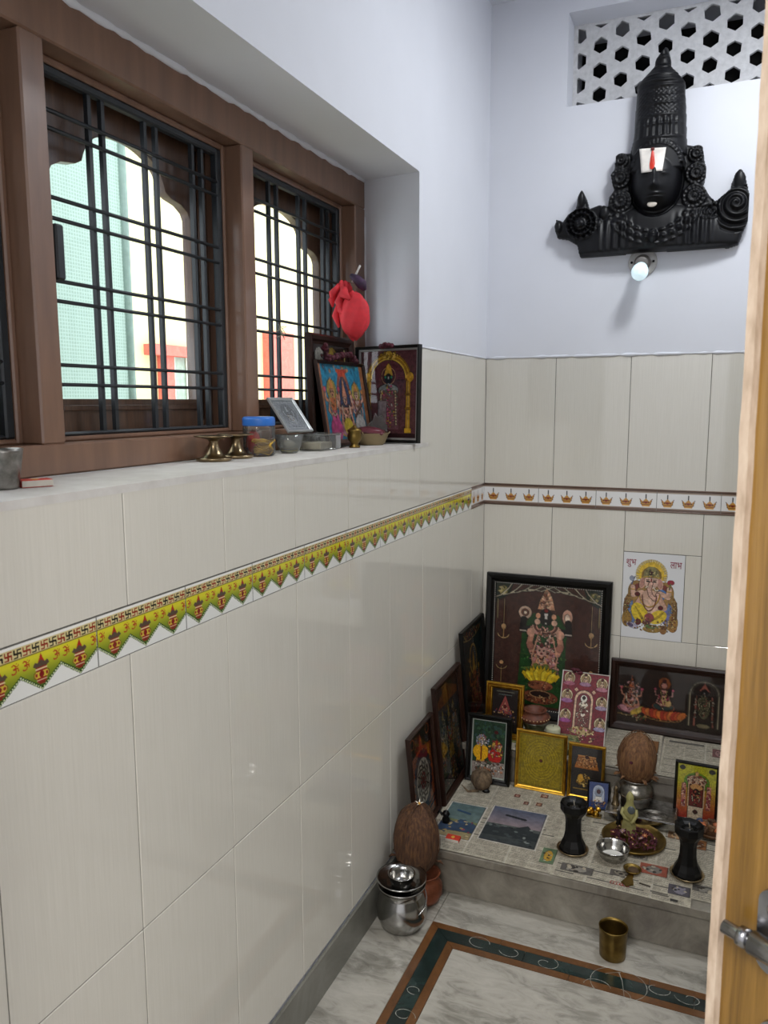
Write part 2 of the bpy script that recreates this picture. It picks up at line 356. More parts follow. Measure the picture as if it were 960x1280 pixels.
# ------------------------------------------------------------------ framed picture builder
def ring_mesh(w, h, prof):
    mb = MB(); n = len(prof); v = []
    for t, y in prof:
        v += [(-w/2+t, y, t), (w/2-t, y, t), (w/2-t, y, h-t), (-w/2+t, y, h-t)]
    f = []
    for i in range(n-1):
        for k in range(4):
            f.append((i*4+k, i*4+(k+1) % 4, (i+1)*4+(k+1) % 4, (i+1)*4+k))
    mb.add(v, f); return mb
def framed(name, label, w, h, bw, depth, cv, fm, loc, rz=0, lean=0, liner=None, cat='picture frame', group=None, glass=True, prof=None, liner_w=.004):
    o = empty(name, loc, (-lean, 0, rz), label, cat, group)
    d = depth
    pr = prof or [(0, 0), (0, -d*.75), (bw*.2, -d), (bw*.55, -d*.9), (bw*.75, -d*.6), (bw, -d*.5), (bw, -d*.2)]
    ring_mesh(w, h, pr).build('moulding', fm, o)
    MB().box(-w/2+.002, w/2-.002, -.0003, 0.001, .002, h-.002).build('back_board', BROWNBOARD, o)
    lw = 0
    if liner:
        lw = liner_w; l = ring_mesh(w-2*bw, h-2*bw, [(0, -d*.45), (lw*.5, -d*.5), (lw, -d*.3)]); l.build('inner_liner', liner, o, (0, 0, bw))
    iw, ih = w-2*bw+.001, h-2*bw+.001
    if cat == 'picture frame': cv.finish(seed=int(abs(loc[0])*997))
    canvas_obj('picture', cv, iw, ih, PRINT, o, (0, -d*.2, bw))
    if glass: MB().add([(-iw/2, 0, 0), (iw/2, 0, 0), (iw/2, 0, ih), (-iw/2, 0, ih)], [(0,1,2,3)]).build('glass_pane', GLASS, o, (0, -d*.28, bw), recalc=False)
    return o
BROWNBOARD = mat('hardboard', '#5a4632', .8)
# ================================================================== THE SETTING
CEIL = 2.69; XR = 1.25; YD = -2.3
ST = 1.07; SB = .997; J1 = .551; SK = .105; SILL = 1.249; TT = 1.519
WY0, WY1, WZ = YD, -.69, 1.983
wl = MB()
wl.box(-.36, -.004, YD, .2, -.05, SILL-.012)
wl.prism([(-.004, -.673), (-.01, -.683), (-.205, -.603), (-.36, -.603), (-.36, .2), (-.004, .2)], SILL-.012, TT)
wl.prism([(.002, -.69), (-.205, -.603), (-.36, -.603), (-.36, .2), (.002, .2)], TT, WZ)
wl.prism([(.0, -.689), (-.205, -.603), (-.36, -.603), (-.36, .1), (.0, .1)], WZ-.001, 2.01)
wl.add([(.002, YD, WZ), (.002, .2, WZ), (-.205, .2, 2.002), (-.205, YD, 2.002), (-.36, YD, 2.002), (-.36, .2, 2.002), (.002, YD, CEIL+.05), (.002, .2, CEIL+.05), (-.36, YD, CEIL+.05), (-.36, .2, CEIL+.05)],
   [(0,1,2,3), (3,2,5,4), (0,6,7,1), (4,5,9,8), (6,8,9,7), (0,3,4,8,6), (1,7,9,5,2)])
wall_left = wl.build('wall_left', PLASTER); tag(wall_left, 'left wall, white paint above and cream tiles below, with the window recess', 'wall', kind='structure')
g = MB().box(-.005, -.0015, YD, 0, SK, SILL-.001); g.box(-.005, -.0015, -.673, 0, SILL-.001, TT); g.build('grout_bed', GROUT, wall_left)
G = .0009
def tile_x(y0, y1, z0, z1, name='wall_tile'):
    MB().cbox(-.006, RNG.uniform(0, .0004), min(y0, y1)+G, max(y0, y1)-G, z0+G, z1-G, .0009).build(name, TILE, wall_left, recalc=True)
cols = [0, -.1465]+[-.1465-.25*k for k in range(1, 9)]+[YD]
for a, b in zip(cols, cols[1:]):
    tile_x(b, a, SK, J1); tile_x(b, a, J1, SB)
tile_x(-.673, -.3965, ST, TT); tile_x(-.3965, -.1465, ST, TT); tile_x(-.1465, 0, ST, TT)
for a, b in zip([-.673]+cols[4:], cols[4:]): tile_x(b, a, ST, SILL)
# white rough plaster lip over the tiles and along the window head
def lip(name, pts, r, parent):
    P = []; 
    for a, b in zip(pts, pts[1:]):
        n = max(2, int((Vector(b)-Vector(a)).length/.02))
        for i in range(n): P.append(Vector(a).lerp(Vector(b), i/n))
    P.append(Vector(pts[-1])); R = [r*RNG.uniform(.5, 1.3) for _ in P]
    MB().tube(P, R, 6).build(name, PLASTER, parent)
lip('plaster_lip', [(0, -.68, TT), (0, 0, TT)], .004, wall_left)
lip('head_plaster', [(-.199, YD, 1.999), (-.199, -.61, 1.999)], .008, wall_left)
lip('reveal_plaster', [(-.199, -.605, 1.9), (-.199, -.605, TT)], .004, wall_left)
MB().box(-.2, .0005, YD, -.603, SILL-.012, SILL-.0005).build('sill_slab', ramp_mat('whitewashed_sill', [(.3, '#c3bfb9'), (.5, '#cdc9c4'), (.65, '#d4d1cc')], 20, rough=.6), wall_left)
# ---- back wall
wb = MB(); VX0, VX1, VZ0, VZ1 = .262, .95, 2.331, 2.62
wb.box(-.1, XR+.1, .004, .3, -.05, TT); wb.box(-.1, VX0, -.002, .3, TT, CEIL+.05); wb.box(VX1, XR+.1, -.002, .3, TT, CEIL+.05)
wb.box(VX0, VX1, -.002, .3, TT, VZ0); wb.box(VX0, VX1, -.002, .3, VZ1, CEIL+.05)
wall_back = wb.build('wall_back', PLASTER, recalc=False); tag(wall_back, 'back wall with cream tiles below and white paint above around the vent opening', 'wall', kind='structure')
MB().box(0, XR, .0015, .005, SK, TT).build('grout_bed', GROUT, wall_back)
MB().box(VX0-.01, VX1+.01, .27, .28, VZ0-.01, VZ1+.01).build('cavity_shade', mat('shaft_shade_black', '#0b0a0a', .9), wall_back)  # black sheet standing in for the deep shade behind the vent
def tile_y(x0, x1, z0, z1):
    MB().cbox(x0+G, x1-G, -RNG.uniform(0, .0004), .006, z0+G, z1-G, .0009).build('wall_tile', TILE, wall_back)
for k in range(5):
    tile_y(k*.25, k*.25+.25, ST, TT); tile_y(k*.25, k*.25+.25, SK, J1)
    if k != 2: tile_y(k*.25, k*.25+.25, J1, SB)
tile_y(.5, .75, .853, SB); tile_y(.7, .75, J1, .853)
lip('plaster_lip', [(0, .001, TT+.001), (XR, .001, TT+.001)], .006, wall_back)
# vent lattice
def clip(P, x0, x1, z0, z1):
    for ax, lim, sg in ((0, x0, 1), (0, x1, -1), (1, z0, 1), (1, z1, -1)):
        Q = []
        for a, b in zip(P, P[1:]+P[:1]):
            ia, ib = (a[ax]-lim)*sg >= 0, (b[ax]-lim)*sg >= 0
            if ia: Q.append(a)
            if ia != ib:
                t = (lim-a[ax])/(b[ax]-a[ax]); Q.append((a[0]+t*(b[0]-a[0]), a[1]+t*(b[1]-a[1])))
        P = Q
        if not P: return P
    return P
def holed(name, outer, holes, m, parent, thick, Mx):
    cu = bpy.data.curves.new(name, 'CURVE'); cu.dimensions = '2D'; cu.fill_mode = 'BOTH'; cu.extrude = thick/2; cu.bevel_depth = .0012
    for P in [outer]+holes:
        s = cu.splines.new('POLY'); s.points.add(len(P)-1); s.use_cyclic_u = True
        for q, p in zip(s.points, P): q.co = (p[0], p[1], 0, 1)
    o = bpy.data.objects.new(name, cu); COL.objects.link(o); dg = bpy.context.evaluated_depsgraph_get()
    me = bpy.data.meshes.new_from_object(o.evaluated_get(dg)); bpy.data.objects.remove(o)
    me.transform(Mx); me.materials.clear(); me.materials.append(m); me.update()
    o = bpy.data.objects.new(name, me); COL.objects.link(o); o.parent = parent; return o
holes = []
LX0, LX1, LZ0, LZ1 = VX0+.012, VX1-.01, VZ0+.008, 2.612
for k in range(-1, 11):
    for j in range(-1, 6):
        cx_, cz_ = .35+(k-1)*.0688, 2.39+.078*j-(.039 if k % 2 == 0 else 0)
        r = .0275*RNG.uniform(.92, 1.05); ro = RNG.uniform(-.15, .15)
        P = clip([(cx_+r*math.cos(PI/6+ro+i*PI/3)*RNG.uniform(.93, 1.05), cz_+r*math.sin(PI/6+ro+i*PI/3)*RNG.uniform(.93, 1.05)) for i in range(6)], LX0, LX1, LZ0, LZ1)
        if len(P) >= 3:
            A = abs(sum(a[0]*b[1]-b[0]*a[1] for a, b in zip(P, P[1:]+P[:1])))/2
            if A > 2.5e-5: holes.append(P)
RX = Matrix.Rotation(PI/2, 4, 'X')
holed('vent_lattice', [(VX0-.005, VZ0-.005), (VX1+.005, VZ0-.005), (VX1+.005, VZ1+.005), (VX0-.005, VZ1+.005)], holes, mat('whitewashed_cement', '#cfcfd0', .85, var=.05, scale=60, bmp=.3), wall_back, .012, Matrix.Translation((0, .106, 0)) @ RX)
# ---- border tiles
def crown_cv():
    c = Cv(104, 38, '#e4e3e2'); H = c.H; rs = random.Random(3)
    c.rect(0, 0, 1, .035, '#6b5549'); c.rect(0, .035, 1, .05, '#a08f7f'); c.rect(0, H-.05, 1, H-.03, '#8a7565'); c.rect(0, H-.03, 1, H, '#5f4a40')
    for k in range(3):
        x = .17+k*.33
        c.rect(x-.012, .07, x+.012, .16, '#26262c'); c.poly([(x-.1, .155), (x-.05, .2), (x, .14), (x+.05, .2), (x+.1, .155), (x+.075, .25), (x+.06, .285), (x-.06, .285), (x-.075, .25)], '#c08a3c')
        c.line([(x-.1, .155), (x-.075, .25), (x+.075, .25), (x+.1, .155)], .012, '#5e3a1e'); c.ell(x, .215, .03, .02, '#7a2a1e'); c.ell(x-.045, .215, .012, .012, '#4a2114'); c.ell(x+.045, .215, .012, .012, '#4a2114')
        c.rect(x-.05, .275, x+.05, .29, '#e0b25a')
    return c
def kalash_cv():
    c = Cv(221, 81, '#e3e3df'); H = c.H
    tips = [1/6, .5, 5/6]; P = [(0, .115)]
    P += [(1, .115), (1, .22)]
    zig = [(1, .225), (5/6, .345), (2/3, .225), (.5, .345), (1/3, .225), (1/6, .345), (0, .225)]
    c.poly([(0, .09), (1, .09)]+zig, '#c9c22e')
    m = (np.abs(c.a[..., 2]-hx('#c9c22e')[2]) < .01) & (np.abs(c.a[..., 0]-hx('#c9c22e')[0]) < .01)
    t = np.clip((c.Y-.13)/(.33-.13), 0, 1)[..., None]; g = np.array(hx('#d3cb2c'))*(1-t)+np.array(hx('#3d5c1c'))*t; c.a[m] = g[m]
    c.beads(zig, .0125, '#26421a', .019); c.beads([(x, y+.003) for x, y in zig], .0065, '#c9d4a4', .019)
    c.rect(0, 0, 1, .022, '#eceae4'); c.rect(0, .022, 1, .096, '#cfc08a')
    for i in range(14):                                   # row of small fret crosses, red and black in turn
        x = (i+.5)/14; y = .059; col = '#8d2a1c' if i % 2 else '#1f1c16'; a = .026; t = .0095
        c.line([(x-a, y), (x+a, y)], t, col); c.line([(x, y-a), (x, y+a)], t, col)
        c.line([(x, y-a), (x+a, y-a)], t, col); c.line([(x+a, y), (x+a, y+a)], t, col); c.line([(x, y+a), (x-a, y+a)], t, col); c.line([(x-a, y), (x-a, y-a)], t, col)
    c.rect(0, .094, 1, .1, '#7d6d33')
    for x in tips:
        c.poly([(x, .105), (x+.026, .165), (x-.026, .165)], '#a8281c')
        c.poly([(x-.068, .185), (x-.05, .16), (x-.03, .17), (x, .15), (x+.03, .17), (x+.05, .16), (x+.068, .185), (x+.04, .205), (x-.04, .205)], '#544436')
        c.ell(x, .25, .068, .04, '#d0b53e'); c.ell(x, .25, .068, .04, '#7a5a20', inner=.86); c.rect(x-.042, .198, x+.042, .228, '#8e2a20'); c.rect(x-.04, .272, x+.04, .3, '#8e2a20'); c.rect(x-.024, .3, x+.024, .318, '#7a2a1c')
        c.ell(x, .25, .022, .02, '#7c1a18'); c.line([(x-.045, .212), (x+.045, .212)], .007, '#e0c99a'); c.line([(x-.038, .286), (x+.038, .286)], .007, '#e0c99a'); c.ell(x-.043, .25, .011, .013, '#8e2a20'); c.ell(x+.043, .25, .011, .013, '#8e2a20')
    for x in (.035, .29, .375, .625, .71, .965):           # om signs
        y = .155; s = .03; q = '#a8351f'
        c.line(c.arc(x-.006, y-s*.45, s*.55, s*.5, -PI*.75, PI*.5, 8), .009, q); c.line(c.arc(x-.006, y+s*.45, s*.65, s*.55, -PI*.5, PI*.75, 8), .009, q)
        c.line([(x+.002, y), (x+s*.9, y-s*.15), (x+s*1.0, y+s*.6)], .008, q); c.line(c.arc(x+s*.6, y-s*.85, s*.5, s*.35, 0, PI, 6), .006, q); c.ell(x+s*.6, y-s*1.1, .004, .004, q)
    return c
me_c = canvas_mesh('crown_border_tile', crown_cv(), .2-2*G, ST-SB-2*G); me_c.materials.append(PRINT_TILE)
me_k = canvas_mesh('kalash_border_tile', kalash_cv(), .2-2*G, ST-SB-2*G); me_k.materials.append(PRINT_TILE)
for k in range(6): shared('crown_border_tile', me_c, wall_back, (.1+.2*k if k < 6 else 0, -.0006, SB+G))
o = shared('crown_border_tile', me_c, wall_left, (.0006, -.081, SB+G), (0, 0, PI/2)); o.scale = (.81, 1, 1)
for k in range(11): shared('kalash_border_tile', me_k, wall_left, (.0006, -.262-.2*k, SB+G), (0, 0, PI/2))
for pr, nm in ((wall_left, 0), (wall_back, 1)):
    b = MB()
    if nm: b.box(0, XR, .0008, .004, SB, ST)
    else: b.box(-.004, -.0006, YD, 0, SB, ST)
    b.build('border_bed', GROUT, pr)
# pencil mouldings above and below the crown border of the back wall
PENCIL = mat('brown_pencil_moulding', '#6e584b', .3)
for z, nm in ((ST, 'a'), (SB, 'b')):
    MB().tube([(0, .0, z), (XR, .0, z)], .0028, 6).build('pencil_moulding', PENCIL, wall_back)
    MB().tube([(.0, -.162, z), (.0, 0, z)], .0028, 6).build('pencil_moulding', PENCIL, wall_left)
# printed tile with the seated elephant-headed deity
def ganesh_cv():
    c = Cv(190, 283, '#e2e3e6'); rs = random.Random(5)
    x = .47; hy = .37; B1_, B2_, FL = '#8f6c38', '#6d4d24', '#cfa58e'
    for i in range(44):
        a = PI*.88+PI*1.24*i/43; c.line([(x, hy), (x+.255*math.cos(a), hy+.26*math.sin(a))], .018, '#d3ad26' if i % 2 else '#e2c64e')
    c.ell(x, hy, .205, .215, '#d9b434'); c.ell(x, hy+.02, .16, .16, '#86652c')
    for q in (-1, 1):   # throne sides, cushions and attendants
        c.ell(x+q*.23, .68, .15, .2, '#94703a'); c.ell(x+q*.33, 1.0, .12, .3, B1_); c.ell(x+q*.29, 1.04, .08, .2, '#56719f'); c.ell(x+q*.2, .66, .1, .13, '#74302a')
        c.ell(x+q*.38, 1.17, .085, .14, '#94702f'); c.dots(x+q*.39, 1.02, .05, .26, 44, .013, [B2_, '#c09a4e', '#7c2524', '#3f4a2c'], rs); c.line([(x+q*.42, .82), (x+q*.42, 1.1)], .03, B2_)
    c.ell(x, .84, .29, .32, '#a07a42'); c.ell(.65, .7, .08, .09, '#4a74b4'); c.ell(.72, 1.08, .07, .13, '#6d6fa8')
    c.ell(x-.01, .82, .19, .19, FL); c.ell(x, .93, .175, .15, '#d9b39c')
    for q in (-1, 1):
        c.line([(x+q*.15, .68), (x+q*.29, .74), (x+q*.3, .6)], .085, FL); c.line([(x+q*.15, .76), (x+q*.24, .93), (x+q*.16, .98)], .08, '#c79b84'); c.line([(x+q*.27, .64), (x+q*.33, .64)], .02, '#c99d3a')
    c.ell(.3, 1.05, .13, .19, '#d8bb2a', -.5); c.ell(.6, 1.1, .16, .11, '#dec031', -.55)
    for k in range(4): c.line([(.22+.03*k, .93+.04*k), (.36+.012*k, 1.2)], .008, '#a98c17'); c.line([(.7-.02*k, 1.0+.03*k), (.47, 1.18+.005*k)], .008, '#a98c17')
    c.ell(.46, 1.12, .08, .08, '#8f3f46'); c.ell(.28, 1.21, .05, .055, '#5f0f18'); c.ell(.42, 1.21, .07, .045, '#55202e')
    c.ell(x-.14, .51, .055, .11, '#c79684', .25); c.ell(x+.14, .51, .055, .11, '#c79684', -.25); c.ell(x-.14, .51, .03, .08, '#b27f72', .25); c.ell(x+.14, .51, .03, .08, '#b27f72', -.25)
    c.ell(x, .49, .115, .13, '#d8b09d')
    c.poly([(x-.135, .42), (x+.135, .42), (x+.12, .31), (x+.05, .23), (x-.05, .23), (x-.12, .31)], '#7f774c'); c.line([(x-.135, .42), (x, .39), (x+.135, .42)], .028, '#a58a44'); c.ell(x-.01, .33, .035, .045, '#3f0d13'); c.dots(x, .34, .11, .07, 26, .012, ['#b7a76a', '#5c5a38'], rs)
    T = [(x-.005, .52), (x-.03, .62), (x-.005, .72), (x+.06, .78), (x+.11, .77), (x+.115, .71)]
    c.line(T, .082, '#9b6c5c'); c.line(T, .062, '#d3a896')
    for k in range(6): c.line([(x-.045, .58+.03*k), (x+.02, .585+.03*k)], .006, '#b4877a')
    c.line([(x+.04, .58), (x+.08, .64), (x+.12, .62)], .02, '#efe2c8'); c.line([(x-.05, .57), (x-.09, .6)], .018, '#efe2c8')
    for q in (-1, 1): c.ell(x+q*.055, .485, .028, .012, '#231614'); c.line([(x+q*.03, .455), (x+q*.085, .455)], .008, '#5a3a30')
    c.line([(x, .41), (x, .48)], .014, '#b5231f'); c.line([(x-.04, .43), (x+.04, .43)], .006, '#e6dcc8')
    c.line(c.arc(x-.02, .68, .17, .25, .1, PI-.1), .02, '#b98c2e'); c.line(c.arc(x-.02, .7, .12, .3, .1, PI-.1), .014, '#8c3a20')
    for px_, py_ in ((.25, .72), (.64, .93)): c.ell(px_, py_, .042, .038, '#5a0e17')
    c.ell(.79, .48, .06, .045, '#9c1f36'); c.line([(.79, .5), (.77, .6)], .014, '#4f7a3a'); c.line([(.2, .42), (.15, .55)], .018, '#4b5a86'); c.ell(.15, .45, .04, .045, '#8c93a8')
    c.ell(.19, 1.28, .11, .05, '#aaa4bb', .3); c.ell(.15, 1.27, .05, .03, '#5a4d72', .4); c.ell(.51, 1.32, .15, .06, '#94742c'); c.ell(.5, 1.27, .12, .035, '#56763a'); c.ell(.7, 1.31, .06, .08, '#8a5c28'); c.ell(.85, 1.25, .075, .09, '#9a6d2f'); c.ell(.08, 1.14, .07, .1, '#94702f')
    c.dots(.5, 1.24, .45, .12, 90, .014, ['#c9a560', '#6f4a20', '#a8823c', '#5f3a1e', '#cbb58a'], rs); [c.dots(x+q*.36, .95, .06, .35, 30, .01, ['#e3c98c', '#7a4b20', '#b08a3e'], rs) for q in (-1, 1)]
    bgm = (c.a.min(2) > .86); c.finish(.45, .14); c.a[bgm] = hx('#dcdde0'); return c
MB().box(.5, .7, .0008, .004, J1, .853).build('printed_tile_bed', GROUT, wall_back)
PTILE = canvas_obj('printed_tile', ganesh_cv(), .2-2*G, .853-J1-2*G, PRINT_TILE, wall_back, (.6, -.0006, J1+G))
def lettering(txt, x0, x1, zc, hgt, m, parent, ox, oz):
    cu = bpy.data.curves.new('lettering', 'FONT'); cu.body = txt; cu.size = .2; cu.offset = .0018; cu.extrude = .002
    o = bpy.data.objects.new('lettering', cu); COL.objects.link(o); bpy.context.view_layer.update(); dg = bpy.context.evaluated_depsgraph_get()
    me = bpy.data.meshes.new_from_object(o.evaluated_get(dg)); bpy.data.objects.remove(o)
    co = np.empty(len(me.vertices)*3); me.vertices.foreach_get('co', co); co = co.reshape(-1, 3); lo, hi = co.min(0), co.max(0)
    co = np.stack([(co[:, 0]-lo[0])/(hi[0]-lo[0])*(x1-x0)+x0-ox, np.where(co[:, 2] > 0, -.0006, 0), (co[:, 1]-(lo[1]+hi[1])/2)/(hi[1]-lo[1])*hgt+zc-oz], 1)
    me.vertices.foreach_set('co', co.ravel()); me.materials.clear(); me.materials.append(m); me.update()
    o = bpy.data.objects.new('lettering', me); COL.objects.link(o); o.parent = parent
INK = mat('maroon_ink', '#86203a', .3)
lettering('शुभ', .51, .543, .814, .028, INK, PTILE, .6, J1+G)
lettering('लाभ', .653, .69, .816, .022, INK, PTILE, .6, J1+G)
# ---- right wall, door wall, hall behind the camera (plain, unseen)
def struct(name, mb, m, label, cat='wall'):
    return tag(mb.build(name, m), label, cat, kind='structure')
wall_right = struct('wall_right', MB().box(XR+.004, XR+.1, YD, .0, 0, CEIL), PLASTER, 'right wall with cream tiles below white paint, hidden behind the door')
MB().box(XR+.0015, XR+.005, YD, 0, SK, TT).build('grout_bed', GROUT, wall_right)
for a, b in zip([-.25*k for k in range(10)], [-.25*k for k in range(1, 10)]+[YD]):
    for z0, z1 in ((SK, J1), (J1, SB), (ST, TT)): MB().cbox(XR-RNG.uniform(0, .0004), XR+.006, b+G, a-G, z0+G, z1-G, .0009).build('wall_tile', TILE, wall_right)
for k in range(11): shared('crown_border_tile', me_c, wall_right, (XR-.0006, -.1-.2*k, SB+G), (0, 0, -PI/2))
MB().box(XR+.0006, XR+.004, YD, 0, SB, ST).build('border_bed', GROUT, wall_right)
o = shared('crown_border_tile', me_c, wall_back, (1.225, -.0006, SB+G)); o.scale = (.25, 1, 1)
tag(MB().cbox(XR-.008, XR, YD, -.85, 0, .1, .001).build('baseboard_right', MARBLE_SKIRT), 'low grey marble skirting along the right wall', 'skirting', kind='structure')
b = MB(); b.box(-.36, .1, YD-.12, YD, 0, CEIL); b.box(XR, 2.5, YD-.12, YD, 0, CEIL); b.box(.1, XR, YD-.12, YD, 2.1, CEIL); b.box(-1.6, -.36, YD-.12, YD, 0, CEIL)
struct('wall_door', b, PLASTER, 'white wall around the doorway the photo is taken through')
b = MB(); b.box(-1.7, -1.6, -5.2, YD-.0, 0, CEIL); b.box(2.5, 2.6, -5.2, YD, 0, CEIL); b.box(-1.7, 2.6, -5.3, -5.2, 0, CEIL)
struct('wall_hall', b, PLASTER, 'plain hall walls behind the viewer')
struct('ceiling', MB().box(-.36, XR+.1, YD, .3, CEIL, CEIL+.08).box(-1.7, 2.6, -5.3, YD, CEIL, CEIL+.08), PLASTER, 'white ceiling just showing above the corner', 'ceiling')
o = empty('ceiling_lamp', (.93, -.72, CEIL), label='round white ceiling lamp above and outside the picture', cat='lamp')
MB().lathe([(0, -.02), (.11, -.02), (.125, 0)], 32).build('diffuser', mat('lit_diffuser', '#f4f7ff', .5, emit=3), o)
# ---- floor
fl = MB().box(-.36, XR+.1, YD, .3, -.06, -.012).box(-1.7, 2.6, -5.3, YD, -.06, -.001).build('floor', mat('floor_bed', '#8a8880', .7)); tag(fl, 'grey and white marble floor with a green and brown inlaid border', 'floor', kind='structure')
def slab(x0, x1, y0, y1, m, name):
    g_ = .0006; MB().cbox(x0+g_, x1-g_, y0+g_, y1-g_, -.012, RNG.uniform(-.0003, 0), .0006).build(name, m, fl)
OX, OY = .152, -.967; B1, B2, B3 = .021, .06, .081; RXB = 1.098
slab(0, OX, OY, -.83, MARBLE, 'marble_slab'); slab(OX, RXB, OY, -.83, MARBLE, 'marble_slab'); slab(RXB, XR, OY, -.83, MARBLE, 'marble_slab')
slab(0, OX, -1.62, OY, MARBLE, 'marble_slab'); slab(0, OX, YD, -1.62, MARBLE, 'marble_slab'); slab(RXB, XR, YD, OY, MARBLE, 'marble_slab')
def prismslab(P, m, name): MB().prism(P, -.012, 0).build(name, m, fl)
g_ = .0007
def band(d0, d1, m, name, xs, ys):
    # along the altar step, mitred at the corners, in pieces
    X = [OX]+xs+[RXB]
    for i, (a, b) in enumerate(zip(X, X[1:])):
        a0, a1 = (a+d0+g_, a+d1+g_) if i == 0 else (a+g_, a+g_); b0, b1 = (b-d0, b-d1) if i == len(X)-2 else (b-g_, b-g_)
        prismslab([(a0, OY-d0-g_*.5), (a1, OY-d1+g_*.5), (b1, OY-d1+g_*.5), (b0, OY-d0-g_*.5)], m, name)
    Y = [OY]+ys+[YD]
    for sx_, x0 in ((1, OX), (-1, RXB)):
        for i, (a, b) in enumerate(zip(Y, Y[1:])):
            a0, a1 = (a-d0-g_, a-d1-g_) if i == 0 else (a-g_, a-g_)
            P = [(x0+sx_*(d0+g_*.5), a0), (x0+sx_*(d1-g_*.5), a1), (x0+sx_*(d1-g_*.5), b+g_), (x0+sx_*(d0+g_*.5), b+g_)]
            prismslab(P[::sx_], m, name)
band(0, B1, BROWN_STONE, 'brown_border_strip', [.34, .7], [-1.5, -1.9]); band(B1, B2, GREEN_STONE, 'green_border_strip', [.405, .8], [-1.37, -1.8]); band(B2, B3, BROWN_STONE, 'brown_border_strip', [.52, .83], [-1.6, -2.0])
slab(OX+B3, RXB-B3, -1.75, OY-B3, MARBLE, 'marble_slab'); slab(OX+B3, RXB-B3, YD, -1.75, MARBLE, 'marble_slab')
# white rangoli lines drawn on the floor
CHALK = mat('rangoli_powder', '#97958c', .9)
def gp(*P): return [(x, y, .0006) for x, y in P]
def spiral(cx_, cy_, r0, r1, a0, a1, n=26, sx_=1.4):
    return [(cx_+(r0+(r1-r0)*i/n)*math.cos(a0+(a1-a0)*i/n)*sx_, cy_+(r0+(r1-r0)*i/n)*math.sin(a0+(a1-a0)*i/n), .0006) for i in range(n+1)]
CH = [spiral(.29, -1.0, .018, .02, 0, 5.2), spiral(.37, -1.005, .02, .012, 3.4, 7.4), spiral(.46, -1.01, .006, .024, 1, 7.3), spiral(.62, -1.015, .05, .052, 1.1, 4.4, sx_=1), spiral(.645, -1.01, .05, .045, -1.6, 1.7, sx_=1.1),
      gp((.63, -.975), (.64, -1.0), (.65, -1.05)), gp((.6, -.99), (.62, -.978), (.633, -.972)), spiral(.59, -1.04, .02, .024, .2, 3.2), spiral(.635, -1.05, .02, .022, -.8, 1.4), spiral(.72, -.995, .012, .02, 2, 6.5), spiral(.79, -.998, .024, .006, 3.2, 9),
      spiral(.2, -.91, .006, .02, 0, 6.4, sx_=1.8), spiral(.27, -.915, .014, .018, 3, 8, sx_=1.8), spiral(.35, -.92, .018, .005, 3, 9, sx_=1.8), gp((.15, -.895), (.19, -.885), (.24, -.895), (.29, -.9), (.4, -.915)),
      spiral(.68, -.92, .01, .014, 3, 6.4, sx_=2), spiral(.75, -.915, .014, .01, 3, 8, sx_=2), spiral(.2, -1.3, .02, .008, 0, 6), spiral(.195, -1.22, .008, .014, 0, 5)]
for P in CH: 
    c_ = MB(); n = len(P); pv = [Vector(q) for q in P]; v = []
    for i in range(n):
        t = (pv[min(i+1, n-1)]-pv[max(i-1, 0)]).normalized(); s_ = Vector((-t.y, t.x, 0))*.0008*RNG.uniform(.4, 1.3); v += [pv[i]+s_, pv[i]-s_]
    c_.add(v, [(2*i, 2*i+1, 2*i+3, 2*i+2) for i in range(n-1)]); c_.build('rangoli_line', CHALK, fl)
# skirting and altar steps
struct('baseboard_left', MB().cbox(0, .008, YD, -.837, 0, .1, .001), MARBLE_SKIRT, 'low grey marble skirting along the left wall', 'skirting')
st = empty('altar_step', (.625, -.835, 0), label='low two-tier grey marble step carrying the framed deities and newspapers', cat='step')
def stp(name, x0, x1, y0, y1, z0, z1): MB().cbox(x0-.625, x1-.625, y0+.835, y1+.835, z0, z1, .002).build(name, MARBLE_STEP, st)
stp('riser', .001, XR-.001, -.835, -.37, .001, .106); stp('top_slab', .001, XR-.001, -.847, -.37, .106, .13)
stp('upper_riser', .001, XR-.001, -.37, -.001, .001, .213); stp('upper_slab', .001, XR-.001, -.378, -.001, .213, .235)
# ---- window
win = empty('window_1', (-.2, -1.2, SILL), label='brown wooden window with iron grille bars and arched shutters', cat='window', kind='structure')
def wp(mb, name, m, parent=None): 
    mb.v = [(x+.2, y+1.2, z-SILL) for x, y, z in mb.v] if (parent is None) else mb.v
    return mb.build(name, m, parent or win)
def wpb(name, m, *a): return wp(MB().cbox(*a, .003), name, m)
XF, XB = -.2, -.315
wpb('head_rail', BROWN_PAINT, XB, XF, YD-.0, -.603, 1.922, 2.0); wpb('sill_rail', BROWN_PAINT, XB, XF, YD, -.603, SILL-.0, 1.3)
for y0, y1 in ((-.669, -.603), (-1.251, -1.202), (-1.845, -1.796)): wpb('mullion', BROWN_PAINT, XB, XF, y0, y1, 1.3, 1.922)
OPN = [(-1.202, -.669, -.955, .225, [-1.185, -1.055, -1.018, -.908, -.872, -.772, -.74]), (-1.796, -1.251, -1.52, .197, [-1.775, -1.652, -1.619, -1.506, -1.473, -1.358, -1.326]), (YD, -1.845, -2.12, .197, [-1.9, -1.935, -2.05, -2.085, -2.2])]
